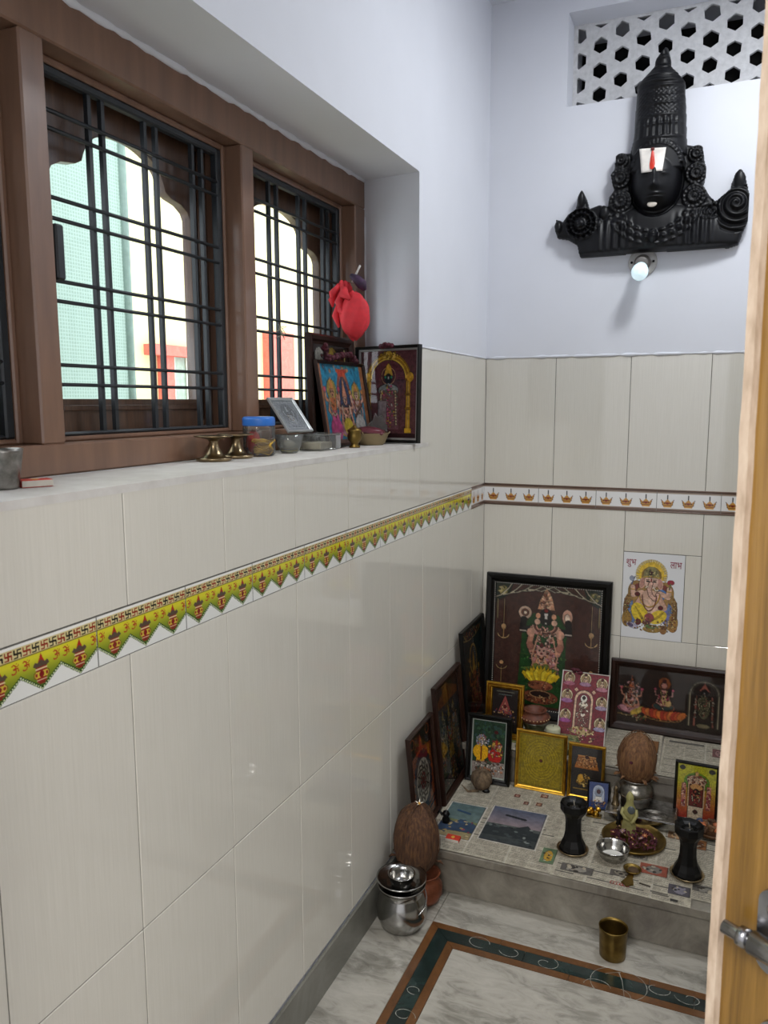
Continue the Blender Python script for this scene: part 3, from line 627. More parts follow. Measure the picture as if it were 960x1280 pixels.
for y0, y1, cy_, hw, vb in OPN:
    # rebate liner, iron grille, shutter with arched opening, glass
    for a in ((XB, -.241, y0, y0+.012, 1.3, 1.922), (XB, -.241, y1-.012, y1, 1.3, 1.922), (XB, -.241, y0+.012, y1-.012, 1.91, 1.922), (XB, -.241, y0+.012, y1-.012, 1.3, 1.309)): wpb('rebate_bead', BROWN_PAINT, *a)
    for a in ((y0+.012, y0+.028, 1.309, 1.91), (y1-.03, y1-.012, 1.309, 1.91)): wpb('grille_edge_bar', GRILLE, -.262, -.244, *a)
    for a in ((y0+.028, y1-.03, 1.895, 1.91), (y0+.028, y1-.03, 1.309, 1.316)): wpb('grille_edge_bar', GRILLE, -.262, -.244, *a)
    for y in vb: wp(MB().box(-.258, -.249, y-.0042, y+.0042, 1.31, 1.9), 'grille_bar', GRILLE)
    for z in (1.84, 1.812, 1.703, 1.67, 1.569, 1.536, 1.43, 1.397): wp(MB().tube([(-.2475, y0+.02, z), (-.2475, y1-.02, z)], .0036, 6), 'grille_bar', GRILLE)
    out = [(y0+.013, 1.31), (y1-.013, 1.31), (y1-.013, 1.909), (y0+.013, 1.909)]
    half = [(hw, 1.372), (hw, 1.755), (hw-.008, 1.769), (hw-.03, 1.781), (hw-.065, 1.787), (hw-.08, 1.795)]
    top = [(a, 1.8+.063*math.sqrt(max(0, 1-(a/(hw-.084))**2))) for a in np.linspace(hw-.085, 0, 12)]
    R_ = [(cy_+a, b) for a, b in half+top]; L_ = [(cy_-a, b) for a, b in (half+top[:-1])[::-1]]
    Mx = Matrix.Translation((-.297+.2, 1.2, -SILL)) @ Matrix.Rotation(PI/2, 4, 'Z') @ RX
    sh = holed('shutter', out, [R_+L_], SHUTTER_WOOD, win, .02, Mx)
    MB().add([(-.3+.2, cy_-hw-.01+1.2, 1.365-SILL), (-.3+.2, cy_+hw+.01+1.2, 1.365-SILL), (-.3+.2, cy_+hw+.01+1.2, 1.875-SILL), (-.3+.2, cy_-hw-.01+1.2, 1.875-SILL)], [(0,1,2,3)]).build('glass_pane', WGLASS, sh, recalc=False)
    for yy in (y0+.03, y1-.04):
        for z0_, z1_ in ((1.45, 1.88), (1.32, 1.42)):
            pass
    MB().tube([(-.283+.2, y1-.05+1.2, 1.33-SILL), (-.283+.2, y1-.05+1.2, 1.9-SILL)], .002, 6).build('shutter_bead', SHUTTER_WOOD, sh)
    MB().cbox(-.2835+.2, -.28+.2, cy_-hw-.0+1.2, cy_+hw+1.2, 1.352-SILL, 1.362-SILL, .001).build('bottom_bead', SHUTTER_WOOD, sh)
wpb('grille_lock_plate', GRILLE, -.25, -.236, -1.757, -1.738, 1.57, 1.66)
# ---- what stands outside the window
nb = empty('neighbour_house', (-2.2, 1.2, 0), label='cream house wall with red window surrounds outside the window', cat='building')
def nbp(name, m, x0, x1, y0, y1, z0, z1): return MB().box(x0+2.2, x1+2.2, y0-1.2, y1-1.2, z0, z1).build(name, m, nb)
CREAMW = mat('cream_house_paint', '#d8d09c', .85, var=.04, scale=2); REDP = mat('red_house_paint', '#d8695a', .7)
nbp('outer_wall', CREAMW, -2.4, -2.2, .93-.9, 5, 0, 4.2)
nbp('red_lintel', REDP, -2.2, -2.12, .81, 1.75, 1.63, 1.69); nbp('red_jamb', REDP, -2.2, -2.16, .92, 1.02, 1.3, 1.63)
f_ = nbp('grey_window', mat('grey_green_panes', '#8d9c8c', .4), -2.2, -2.18, 1.02, 1.7, 1.3, 1.63)
for i in range(6): MB().box(.02, .028, -.16+i*.11, -.152+i*.11, 1.3, 1.63).build('window_bar', mat('pale_bar', '#c9cfc0', .6) if i == 0 else bpy.data.materials['pale_bar'], f_)
nbp('red_door_surround', REDP, -2.2, -2.14, 2.06, 2.4, .6, 1.86); nbp('red_jamb', REDP, -2.2, -2.14, 2.75, 2.9, .6, 1.86)
nt_ = empty('shade_net', (-1.6, -.75, 0), label='pale green shade net hanging outside the large window', cat='net')
m, ntt, p = newmat('green_net_cloth'); v = coords(ntt)
w1 = ntt.nodes.new('ShaderNodeTexBrick'); w1.offset = 0; w1.inputs['Scale'].default_value = 1; w1.inputs['Brick Width'].default_value = .014; w1.inputs['Row Height'].default_value = .014; w1.inputs['Mortar Size'].default_value = .0025
w1.inputs['Color1'].default_value = (*lin(hx('#869b90')), 1); w1.inputs['Color2'].default_value = (*lin(hx('#81968b')), 1); w1.inputs['Mortar'].default_value = (*lin(hx('#96aaa0')), 1)
mp = [n for n in ntt.nodes if n.type == 'MAPPING'][0]; mp.inputs['Rotation'].default_value = (0, -PI/2, 0); ntt.links.new(v, w1.inputs['Vector']); ntt.links.new(w1.outputs['Color'], p.inputs['Base Color']); p.inputs['Roughness'].default_value = .8
MB().box(-.004, .004, -.85, .73, .8, 3.2).build('net_cloth', m, nt_); MB().tube([(0, .745, 0), (0, .745, 3.3)], .022, 10).build('net_post', mat('net_post_green', '#64796f', .5), nt_)
struct('ground_outside', MB().box(-6, -.36, -2.2, 6, -.1, 0), mat('dusty_ground', '#b7b19c', .9), 'pale dusty ground outside the window', 'ground')
# ---- door leaf seen edge-on at the right
DOORW = wood_mat('varnished_pine', [(.3, '#553c14'), (.45, '#72531f'), (.55, '#836129'), (.7, '#957338')], 7, (14, 14, .3), .3, .25)
hx_, hy_, fx_, fy_ = 1.22, -2.31, .812, -2.06
dl = math.hypot(hx_-fx_, hy_-fy_); da = math.atan2(hy_-fy_, hx_-fx_)
door = empty('door_1', (fx_, fy_, 0), (0, 0, da), 'varnished pine door leaf standing ajar at the right edge of the picture', 'door', kind='structure')
MB().cbox(0, dl, -.0, .03, .01, 2.08, .002).build('door_leaf', DOORW, door)
e = MB(); n = 70; v = []; rr = random.Random(2)
for i in range(n+1):
    z = .01+2.07*i/n; j = rr.uniform(-.0007, .0007); v += [(-.004+j, -.007, z), (.0045+j, -.0075, z), (.006+j*.5, .0005, z), (-.004+j, .03, z)]
e.add(v, [(i*4+k, i*4+(k+1) % 4, i*4+4+(k+1) % 4, i*4+4+k) for i in range(n) for k in range(4)]+[(0,1,2,3), (n*4, n*4+1, n*4+2, n*4+3)])
e.build('raw_wood_lipping', ramp_mat('raw_pale_wood', [(.3, '#a8937d'), (.5, '#bda893'), (.7, '#cdbba6')], 30, (4, 4, 1), .8, bmp=.3), door)
IRON = mat('zinc_plated_iron', '#9a9a9c', .25, 1, var=.1, scale=50)
def dpart(mb, name, parent=None): return mb.build(name, IRON, parent or door)
TILT = .24; ZB = .907
bp = MB().tube([(.015, -.018, ZB), (.045, -.018, ZB), (.0455, -.018, ZB), (.22, -.018, ZB)], [.0062, .0062, .0062, .0062], 14); dpart(bp, 'bolt_rod')
br = MB(); br.tube([(.03, -.018, ZB), (.038, -.018, ZB)], .009, 14); br.tube([(.041, -.018, ZB), (.12, -.018, ZB)], .0105, 14)
dpart(br, 'bolt_socket')
def plate(P, name, y0=-.006, y1=-.001): return dpart(MB().prism(P, y0, y1, 'y'), name)
def rr_(x0, x1, z0, z1, r, n=6):
    P = []
    for cx_, cz_, a in ((x1-r, z1-r, 0), (x0+r, z1-r, PI/2), (x0+r, z0+r, PI), (x1-r, z0+r, 1.5*PI)): P += [(cx_+r*math.cos(a+PI/2*i/n), cz_+r*math.sin(a+PI/2*i/n)) for i in range(n+1)]
    return P
pl = plate(rr_(.038, .13, ZB-.03, ZB+.047, .013), 'socket_plate')
MB().ball((.054, -.007, ZB+.03), (.008, .003, .008)).build('screw_head', IRON, pl)
pl = plate(rr_(.046, .12, ZB-.12, ZB-.072, .013), 'lower_plate'); MB().ball((.06, -.007, ZB-.09), (.008, .003, .008)).build('screw_head', IRON, pl)
hn = MB().prism([(.052, 1.1), (.047, 1.075), (.048, 1.05), (.052, 1.02), (.062, 1.0), (.09, .99), (.12, 1.0), (.12, 1.16), (.08, 1.15), (.066, 1.13)], -.016, -.002, 'y'); dpart(hn, 'pull_handle')
# lamp holder and bulb on the back wall
lh = empty('wall_bulb', (.524, -.003, 1.815), label='small white bulb in a round holder below the black wall idol', cat='lamp')
RB = Matrix.Rotation(PI/2+.45, 4, 'X')
MB().lathe([(0, 0), (.045, 0), (.045, .006), (.035, .01), (0, .011)], 32, M=Matrix.Rotation(PI/2, 4, 'X')).build('ceiling_rose', mat('dusty_white_plastic', '#b9b7b4', .5, var=.08), lh)
MB().lathe([(0, .004), (.026, .004), (.026, .02), (.02, .026), (.02, .05), (.017, .052), (0, .052)], 28, M=Matrix.Rotation(PI/2+.2, 4, 'X')).build('bulb_holder', mat('grey_bakelite', '#6f6a66', .4), lh)
MB().lathe([(0, .04), (.014, .045), (.02, .06), (.025, .085), (.026, .1), (.0235, .112), (.015, .12), (0, .123)], 28, M=RB).build('bulb', mat('bulb_glow', '#cfe6ee', .3, emit=.55), lh)
for q in (-.034, .034): MB().ball((q, -.012, -.0), .004).build('screw_head', BLACK, lh)
# ================================================================== THE BLACK IDOL ON THE BACK WALL
SIL = [(0.574,2.458),(0.585,2.42),(0.587,2.391),(0.616,2.355),(0.634,2.335),(0.631,2.321),(0.637,2.268),(0.644,2.16),(0.669,2.153),(0.69,2.147),(0.697,2.111),(0.705,2.081),(0.702,2.046),(0.696,2.032),(0.718,2.001),(0.734,1.98),(0.76,1.997),(0.776,2.01),(0.777,2.031),(0.787,2.058),(0.802,2.069),(0.817,2.048),(0.827,2.005),(0.832,1.983),(0.832,1.919),(0.82,1.884),(0.808,1.846),(0.782,1.839),(0.568,1.842),(0.324,1.841),(0.315,1.88),(0.282,1.902),(0.246,1.909),(0.239,1.941),(0.24,1.972),(0.264,1.962),(0.28,1.984),(0.305,1.997),(0.31,2.027),(0.325,2.057),(0.342,2.024),(0.35,1.996),(0.383,2.005),(0.408,1.995),(0.411,2.025),(0.426,2.046),(0.416,2.091),(0.43,2.127),(0.429,2.149),(0.452,2.156),(0.473,2.155),(0.483,2.202),(0.484,2.274),(0.487,2.339),(0.483,2.347),(0.487,2.36),(0.509,2.371),(0.537,2.395),(0.538,2.416),(0.557,2.435)]
class Relief:
    def __init__(s, x0, x1, z0, z1, st):
        s.xs = np.arange(x0, x1, st); s.zs = np.arange(z0, z1, st); s.X, s.Z = np.meshgrid(s.xs, s.zs)
        X, Z = s.X, s.Z; ins = np.zeros(X.shape, bool); D = np.full(X.shape, 9.); n = len(SIL)
        for i in range(n):
            (a, b), (c, d) = SIL[i], SIL[(i+1) % n]
            if b != d: ins ^= ((Z > min(b, d)) & (Z <= max(b, d)) & (X < (c-a)*(Z-b)/(d-b)+a))
            k = np.clip(((X-a)*(c-a)+(Z-b)*(d-b))/((c-a)**2+(d-b)**2), 0, 1); D = np.minimum(D, np.hypot(X-a-k*(c-a), Z-b-k*(d-b)))
        s.ins = ins; t = np.clip(D/.014, 0, 1); H = .012+.02*np.sqrt(1-(1-t)**2)
        def mx(h, m=None): 
            nonlocal H; H = np.maximum(H, h) if m is None else np.where(m, np.maximum(H, h), H)
        dome = lambda cx, cz, rx, rz, h, b=.02: np.where(((X-cx)/rx)**2+((Z-cz)/rz)**2 < 1, b+h*np.sqrt(np.clip(1-((X-cx)/rx)**2-((Z-cz)/rz)**2, 0, 1)), 0)
        edge = lambda v, w: 1/(1+np.exp(-v/w))
        # chest and shoulders
        mx(dome(.557, 1.87, .25, .12, .04)*edge(Z-1.845, .002))
        H += .004*np.cos((X-.557)*260)*edge(1.95-Z, .004)*edge(Z-1.85, .003)*edge(.17-np.abs(X-.557), .01)*edge(np.abs(X-.557)-.075, .008)
        for R, w_, hh in ((.125, .007, .011), (.145, .0045, .007), (.105, .005, .008)):
            q = np.hypot((X-.557), (Z-2.0)*1.05); bead = .6+.4*np.cos(np.arctan2(Z-2.0, X-.557)*R/.0022*.5)
            H += hh*bead*np.exp(-((q-R)/w_)**2)*edge(1.97-Z, .004)
        H += dome(.557, 1.885, .016, .02, .02, 0)
        # crown: half cylinder, ring bands, pleats, cone with rings
        cx = .562; hw = np.interp(Z, [2.12, 2.2, 2.33, 2.35, 2.37, 2.395, 2.42, 2.46], [.086, .078, .073, .071, .055, .03, .022, .006])
        cyl = np.sqrt(np.clip(1-((X-cx)/hw)**2, 0, 1))
        C = .022+.062*cyl*np.clip(hw/.07, .4, 1); m = (Z > 2.125) & (np.abs(X-cx) < hw)
        for zb, a in ((2.175, .004), (2.215, .004), (2.24, .003), (2.275, .004), (2.3, .003), (2.325, .005), (2.34, .006), (2.36, .006), (2.39, .006), (2.42, .005)): C = C+a*np.exp(-((Z-zb-.25*(X-cx)**2*10*.3)/.004)**2)*cyl
        C = C+.0025*np.cos((X-cx)/hw*26)*((Z > 2.18) & (Z < 2.235))*cyl+.002*np.cos((X-cx)/hw*34)*np.cos(Z*520)*((Z > 2.245) & (Z < 2.32))*cyl
        mx(C, m)
        # brow arch bands
        q = np.hypot((X-.559)/.083, (Z-2.09)/.078)
        mx((.03+.055*np.sqrt(np.clip(1-((X-.559)/.09)**2, 0, 1)))*(q < 1.0), (Z > 2.085))
        for qq in (.86, .93, 1.0): H += .005*np.exp(-((q-qq)/.022)**2)*(Z > 2.1)*(.7+.3*np.cos(np.arctan2(Z-2.09, X-.559)*40))
        # face
        mx(dome(.557, 2.06, .076, .104, .082, .018)); H -= .012*np.exp(-((np.hypot((X-.557)/.08, (Z-2.06)/.108)-1)/.035)**2)*(Z < 2.1)
        H += .012*np.exp(-((X-.556)/.009)**2)*edge(2.085-Z, .006)*edge(Z-2.025, .003)+.006*np.exp(-((X-.556)/.016)**2-((Z-2.031)/.008)**2)
        for dz, a in ((2.008, .006), (1.999, .006)): H += a*np.exp(-((X-.556)/.02)**2-((Z-dz)/.004)**2)
        H -= .004*np.exp(-((X-.556)/.02)**2-((Z-2.0035)/.0018)**2)
        for e in (-.032, .032): H += .005*np.exp(-((X-.556-e)/.014)**2-((Z-2.065)/.007)**2)
        # ear ornaments
        for cx_, cz_, r_ in ((.45, 2.005, .038), (.447, 2.077, .034), (.448, 2.13, .024), (.673, 2.0, .038), (.676, 2.067, .034), (.674, 2.125, .026)):
            q = np.hypot(X-cx_, Z-cz_); mx(.03+.018*np.sqrt(np.clip(1-(q/r_)**2, 0, 1)), q < r_)
            H += .003*np.cos(q/r_*14)*(q < r_)+.0015*np.cos(np.arctan2(Z-cz_, X-cx_)*14)*(q < r_*.85)*(q > r_*.3)
        # discus on the left
        q = np.hypot(X-.328, Z-1.945); A = np.arctan2(Z-1.945, X-.328)
        mx(.045+.006*np.cos(q*380)+.004*np.cos(A*16)*(q > .018), q < .05); mx(.05+.014*np.sqrt(np.clip(1-(q/.014)**2, 0, 1)), q < .014)
        for cx_, cz_, rx, rz in ((.325, 2.025, .014, .03), (.252, 1.942, .014, .024), (.4, 1.975, .018, .026), (.385, 1.94, .014, .02)): mx(dome(cx_, cz_, rx, rz, .018, .025))
        # conch on the right, with a spiral
        q = np.hypot(X-.795, (Z-1.965)); A = np.arctan2(Z-1.965, X-.795); m = (q < .085) & (X > .742-(Z-1.93)*.3) & (Z < 2.02)
        mx(.03+.03*np.exp(-(q/.05)**2), m); H += .0045*np.cos(A-q*330)*m*np.clip(q/.008, 0, 1)
        mx(dome(.802, 2.035, .02, .036, .02, .025))
        for cx_ in (.71, .728): 
            q = np.hypot(X-cx_, Z-1.95); H += .003*np.cos(q*420+A)*(q < .026)
        H += .001*RNG.randn(*H.shape)*0
        s.H = H
    def h(s, x, z):
        i = (x-s.xs[0])/(s.xs[1]-s.xs[0]); j = (z-s.zs[0])/(s.zs[1]-s.zs[0]); i0, j0 = int(i), int(j); a, b = i-i0, j-j0; H = s.H
        return (H[j0,i0]*(1-a)+H[j0,i0+1]*a)*(1-b)+(H[j0+1,i0]*(1-a)+H[j0+1,i0+1]*a)*b
    def build(s, name, m, parent, ox, oz):
        ny, nx = s.X.shape; idx = np.full((ny, nx), -1); V = []; F = []
        cell = s.ins[:-1,:-1] & s.ins[1:,:-1] & s.ins[:-1,1:] & s.ins[1:,1:]
        use = np.zeros((ny, nx), bool); use[:-1,:-1] |= cell; use[1:,:-1] |= cell; use[:-1,1:] |= cell; use[1:,1:] |= cell
        idx[use] = np.arange(use.sum()); co = np.stack([s.X[use]-ox, -s.H[use], s.Z[use]-oz], 1).tolist(); J, I = np.nonzero(cell)
        F = np.stack([idx[J,I], idx[J,I+1], idx[J+1,I+1], idx[J+1,I]], 1).tolist()
        nb_ = {}; cp = np.pad(cell, 1)
        def back(k):
            if k not in nb_: nb_[k] = len(co); co.append([co[k][0], -.001, co[k][2]])
            return nb_[k]
        for j, i in zip(J, I):
            for dj, di, e in ((-1, 0, ((j, i), (j, i+1))), (1, 0, ((j+1, i+1), (j+1, i))), (0, -1, ((j+1, i), (j, i))), (0, 1, ((j, i+1), (j+1, i+1)))):
                if not cp[j+1+dj, i+1+di]:
                    a, b = int(idx[e[0]]), int(idx[e[1]]); F.append([b, a, back(a), back(b)])
        mb = MB(); mb.add(co, F, True); return mb.build(name, m, parent, recalc=True)
idol = empty('wall_idol', (.557, -.004, 2.06), label='large black relief idol with tall crown, conch and discus mounted under the vent', cat='idol')
RL = Relief(.23, .842, 1.832, 2.466, .0024); RL.build('relief_body', IDOL, idol, .557, 2.06)
def patch(P, n, off, name, m):
    v = []; 
    for j in range(n+1):
        for i in range(n+1):
            a, b = i/n, j/n; x = (P[0][0]*(1-a)+P[1][0]*a)*(1-b)+(P[3][0]*(1-a)+P[2][0]*a)*b; z = (P[0][1]*(1-a)+P[1][1]*a)*(1-b)+(P[3][1]*(1-a)+P[2][1]*a)*b
            v.append((x-.557, -RL.h(x, z)*.35-.065-off, z-2.06))
    mb = MB(); mb.add(v, [(j*(n+1)+i, j*(n+1)+i+1, (j+1)*(n+1)+i+1, (j+1)*(n+1)+i) for j in range(n) for i in range(n)], True); o = mb.build(name, m, idol)
    so = o.modifiers.new('thick', 'SOLIDIFY'); so.thickness = .002; so.offset = 0; return o
patch([(.509, 2.142), (.588, 2.137), (.58, 2.068), (.518, 2.069)], 10, .003, 'tilak_plate', mat('white_tilak', '#e2dcd4', .4))
RM = mat('red_tilak', '#c8321f', .4)
def blob(P, off, name, m):
    cx_ = sum(p[0] for p in P)/len(P); cz_ = sum(p[1] for p in P)/len(P); v = [(cx_-.557, -RL.h(cx_, cz_)*.35-.065-off-.001, cz_-2.06)]
    v += [(x-.557, -RL.h(x, z)*.35-.065-off, z-2.06) for x, z in P]; v += [(x-.557, -RL.h(x, z)*.35-.058-off, z-2.06) for x, z in P]; n = len(P)
    f = [(0, i+1, (i+1) % n+1) for i in range(n)]+[(i+1, i+1+n, (i+1) % n+1+n, (i+1) % n+1) for i in range(n)]
    mb = MB(); mb.add(v, f); return mb.build(name, m, idol)
blob([(.549+.0, 2.136), (.553, 2.127), (.558, 2.09), (.556, 2.078), (.55, 2.074), (.5435, 2.078), (.542, 2.09), (.546, 2.127)], .0065, 'tilak_mark', RM)
blob([(.549+.006*math.cos(i*PI/5), 2.136+.005*math.sin(i*PI/5)) for i in range(10)], .007, 'tilak_dot', mat('dark_red_dot', '#5c1710', .5))
MB().ball((.551-.557, -RL.h(.551, 1.98)-.001, 1.98-2.06), (.015, .004, .0095)).build('chin_mark', mat('sandal_paste', '#d8cfc2', .6), idol)

# ================================================================== THINGS ON THE ALTAR
LO, UP = .13, .235
def bead_row(w, h, inset, y, r, gap, m, parent):
    mb = MB(); P = [(-w/2+inset, inset), (w/2-inset, inset), (w/2-inset, h-inset), (-w/2+inset, h-inset)]
    for (a, b), (c, d) in zip(P, P[1:]+P[:1]):
        n = int(math.hypot(c-a, d-b)/gap)
        for i in range(n): mb.ball((a+(c-a)*i/n, y, b+(d-b)*i/n), r, 6, 4)
    return tag(mb.build('pearl_beads', m, parent, recalc=False), kind='stuff')
def balaji_cv():
    c = Cv(200, 242, '#4a2a20'); H = c.H; rs = random.Random(11)
    c.grain(.02)
    for q in (0, 1):
        X = (lambda x: x) if q == 0 else (lambda x: 1-x)
        c.poly([(X(0), 0), (X(.17), 0), (X(.13), .12), (X(0), .2)], '#1f2a1c'); c.ell(X(.07), .08, .045, .05, '#8d8348'); c.dots(X(.07), .08, .05, .05, 16, .012, ['#c2b273', '#4d5a2d'], rs)
        for k in range(5):
            x0 = .05+.08*k; c.line([(X(x0+.1+.02*k), .01), (X(x0+.07), .06+.0*k), (X(x0), .13-.02*k), (X(max(0, x0-.06)), .15-.025*k)], .014, '#b8ad92')
        c.line([(X(.02), .17), (X(.02), .36)], .012, '#8d7a52'); c.line([(X(.085), .16), (X(.085), .44)], .007, '#a98f62')
        c.ell(X(.085), .44, .026, .03, '#c9a273'); c.line([(X(.085), .46), (X(.085), .56)], .012, '#b98f5a'); c.line(c.arc(X(.085), .51, .055, .045, .1, PI-.1), .013, '#d9b078')
        c.line([(X(.075), .84), (X(.075), 1.1)], .009, '#b18c58'); c.line(c.arc(X(.075), .83, .05, .035, .1, PI-.1), .012, '#d4a970'); c.ell(X(.075), .8, .022, .022, '#cf9f6a')
    x = .49
    c.poly([(x-.22, .42), (x-.12, .28), (x+.12, .28), (x+.2, .42), (x+.19, 1.0), (x+.15, 1.19), (x-.2, 1.19), (x-.25, 1.0)], '#1d4a1c'); c.dots(x, .75, .22, .42, 130, .01, ['#2f6a2a', '#123813', '#4a7d35'], rs)
    c.ell(x-.2, .28, .065, .065, '#d9b9a0'); c.ell(x-.2, .28, .035, .035, '#7d4c3c'); c.ell(x-.2, .28, .018, .018, '#e8d2bb'); c.ell(x+.2, .29, .05, .075, '#d5a58d'); c.ell(x+.2, .3, .025, .04, '#efd9c6')
    for q in (-1, 1):
        c.line([(x+q*.21, .35), (x+q*.22, .45), (x+q*.12, .43)], .06, '#15110f'); c.line([(x+q*.19, .46), (x+q*.24, .46)], .02, '#cdbfae')
        c.line([(x+q*.12, .43), (x+q*.15, .58), (x+q*.12, .66)], .06, '#c08a72'); c.ell(x+q*.14, .47, .04, .045, '#d7a58d'); c.ell(x+q*.14, .6, .035, .04, '#a9705e')
    c.poly([(x-.085, .24), (x+.085, .24), (x+.06, .13), (x+.025, .06), (x, .035), (x-.025, .06), (x-.06, .13)], '#c6906c'); c.dots(x, .16, .05, .09, 40, .012, ['#e4bd97', '#8b4f38', '#d9a78a'], rs)
    c.ell(x, .31, .062, .085, '#14100f'); c.poly([(x-.02, .27), (x+.02, .27), (x+.014, .33), (x-.014, .33)], '#ece6dd'); c.ell(x, .245, .02, .018, '#7c1712'); c.ell(x, .37, .012, .012, '#e0dbd0')
    for q in (-1, 1): c.ell(x+q*.075, .3, .025, .03, '#cf9a78'); c.ell(x+q*.08, .36, .03, .03, '#dcb49a')
    for k, (r, col) in enumerate(((.12, '#d9ab92'), (.1, '#7c3b34'), (.085, '#cf987e'))): c.line(c.arc(x, .4, r, r*.65, 0, PI), .02, col)
    c.dots(x, .52, .1, .12, 90, .012, ['#d8a78e', '#9b5e4c', '#e6c9b2', '#5e2a26', '#c98d86'], rs)
    c.poly([(x-.08, .6), (x+.08, .6), (x+.14, .85), (x-.14, .85)], '#b97a72'); c.dots(x, .75, .14, .18, 120, .012, ['#d7a28f', '#8f4b4c', '#e3c6b4', '#c08a95'], rs)
    for q in (-1, 1): c.line([(x+q*.07, .5), (x+q*.12, .7), (x+q*.1, .85)], .02, '#c89578')
    xx, yy = .46, .68    # small goddess before him
    deity(c, xx, .82, .24, SKIN, '#a8902f', '#7d2b22', None, True, 4, '#6f7d3a', True, 3)
    c.ell(xx, .645, .05, .055, '#c89a8a'); c.ell(xx-.02, .64, .008, .006, '#221511'); c.ell(xx+.02, .64, .008, .006, '#221511'); c.ell(xx, .59, .022, .02, '#5d0f10'); c.ell(xx, .67, .012, .007, '#a02a2a')
    c.ell(xx-.01, .83, .17, .03, '#5a7a36')
    for k in range(15):
        a = PI*1.02+PI*.96*k/14; L_ = .17 if k % 2 else .15; bx_, by_ = xx+.1*math.cos(a), .93; tx, ty = xx+L_*1.12*math.cos(a), .9+.12*math.sin(a); nx_, ny_ = -(ty-by_), tx-bx_; n_ = math.hypot(nx_, ny_)
        nx_, ny_ = nx_/n_*.028, ny_/n_*.028; mx_, my_ = (bx_+tx)/2, (by_+ty)/2
        c.poly([(bx_, by_), (mx_-nx_, my_-ny_), (tx, ty), (mx_+nx_, my_+ny_)], '#c9a410' if k % 2 else '#e3c41f')
    for k in range(9):
        q = (k-4)/4; c.poly([(xx+q*.09-.02, .95), (xx+q*.15-.035, .86+.02*abs(q)), (xx+q*.17, .81+.04*abs(q)), (xx+q*.15+.035, .86+.02*abs(q)), (xx+q*.09+.02, .95)], '#f0d838' if k % 2 else '#dcbb1a')
    c.ell(xx, .985, .12, .05, '#9c5a3c'); c.dots(xx, .985, .11, .04, 20, .01, ['#c78763', '#6f3424'], rs)
    c.ell(xx, 1.1, .17, .07, '#8c4a30'); c.ell(xx, 1.07, .09, .025, '#2a1410'); c.line(c.arc(xx, 1.07, .1, .035, 0, 2*PI), .014, '#b98a5e'); c.dots(xx, 1.12, .15, .04, 40, .009, ['#c98a5a', '#d9b079', '#5f2519'], rs)
    return c
bf = framed('framed_deity_picture', 'largest black beaded frame, standing crowned deity above a yellow lotus', .444, .515, .034, .028, balaji_cv(), BLACKFRAME, (.25, -.062, UP), 0, .07)
bead_row(.444, .515, .033, -.02, .0016, .0078, mat('pearl_white', '#d8d2c6', .35), bf)
def long_cv():
    c = Cv(170, 74, '#2c1d15'); H = c.H; rs = random.Random(4); c.grain(.01)
    deity(c, .1, H-.07, .3, '#c9876e', '#a8556a', '#a3552f', None, True, 4, '#c69098', True, 2); c.dots(.1, .18, .06, .1, 40, .008, ['#d9a6a6', '#7c2d2a', '#c98b6a'], rs)
    c.ell(.14, H-.09, .05, .022, '#c6a745', -.5); c.ell(.17, H-.11, .035, .02, '#dabf5a', -.8); c.line([(0, H-.06), (.22, H-.055)], .012, '#c7a05a'); c.dots(.12, H-.045, .1, .02, 24, .009, ['#3f6a35', '#c9b48a', '#8d4b35'], rs)
    for k in range(11): c.ell(.21+.026*k, H-.1+.01*math.sin(k*PI/10), .026, .04, ['#c8542a', '#d87b34', '#b33a26'][k % 3], (k-5)*.15)
    c.line(c.arc(.335, H-.07, .13, .025, 0, PI), .012, '#c79455')
    c.ell(.335, .1, .045, .05, '#8a4a24'); deity(c, .335, H-.12, .25, '#cf9285', '#8a4632', '#5b231b', None, True, 4, '#2f3f3c', True, 6); c.ell(.335, .115, .022, .027, '#c98a7c'); c.ell(.335, .08, .014, .012, '#4d0d0c'); c.line([(.31, .15), (.335, .26), (.36, .15)], .008, '#c7ae6a')
    c.ell(.37, .25, .025, .025, '#d3b074')
    # arch shrine
    ax, ay = .62, .14
    for r, col in ((.105, '#6d6350'), (.095, '#a89c82'), (.085, '#4b4236')): c.line(c.arc(ax, ay, r, r*.95, PI, 2*PI, 24), .012, col)
    for q in (-1, 1): c.rect(ax+q*.1-.012, ay, ax+q*.1+.012, H-.04, '#6f6450'); c.line([(ax+q*.1, ay), (ax+q*.1, H-.04)], .006, '#a3977b'); c.line([(ax+q*.055, .16), (ax+q*.065, H-.05)], .016, '#9c5a4a'); c.dots(ax+q*.06, .26, .008, .1, 14, .006, ['#d6c4aa'], rs)
    c.poly([(ax-.04, .12), (ax+.04, .12), (ax, .055)], '#9d5a4b'); c.ell(ax, .135, .025, .03, '#1b1210'); c.rect(ax-.006, .125, ax+.006, .14, '#d8d2c8'); c.ell(ax, .24, .045, .09, '#5f5a40'); c.dots(ax, .22, .045, .09, 70, .006, ['#a89a70', '#3c3829', '#8c4d42', '#c3b58c'], rs); c.line(c.arc(ax, .18, .04, .1, 0, PI), .006, '#b5a983'); c.ell(ax, H-.05, .05, .02, '#7c7052')
    deity(c, .88, H-.06, .27, '#c9876e', '#5c6a4a', '#a3552f', None, True, 4, '#7c5a3a', True, 7)
    return c
framed('framed_deity_picture', 'long low brown frame of three seated deities leaning on the back wall', .5, .247, .026, .022, long_cv(), DARKWOOD, (.728, -.045, UP), 0, .06)
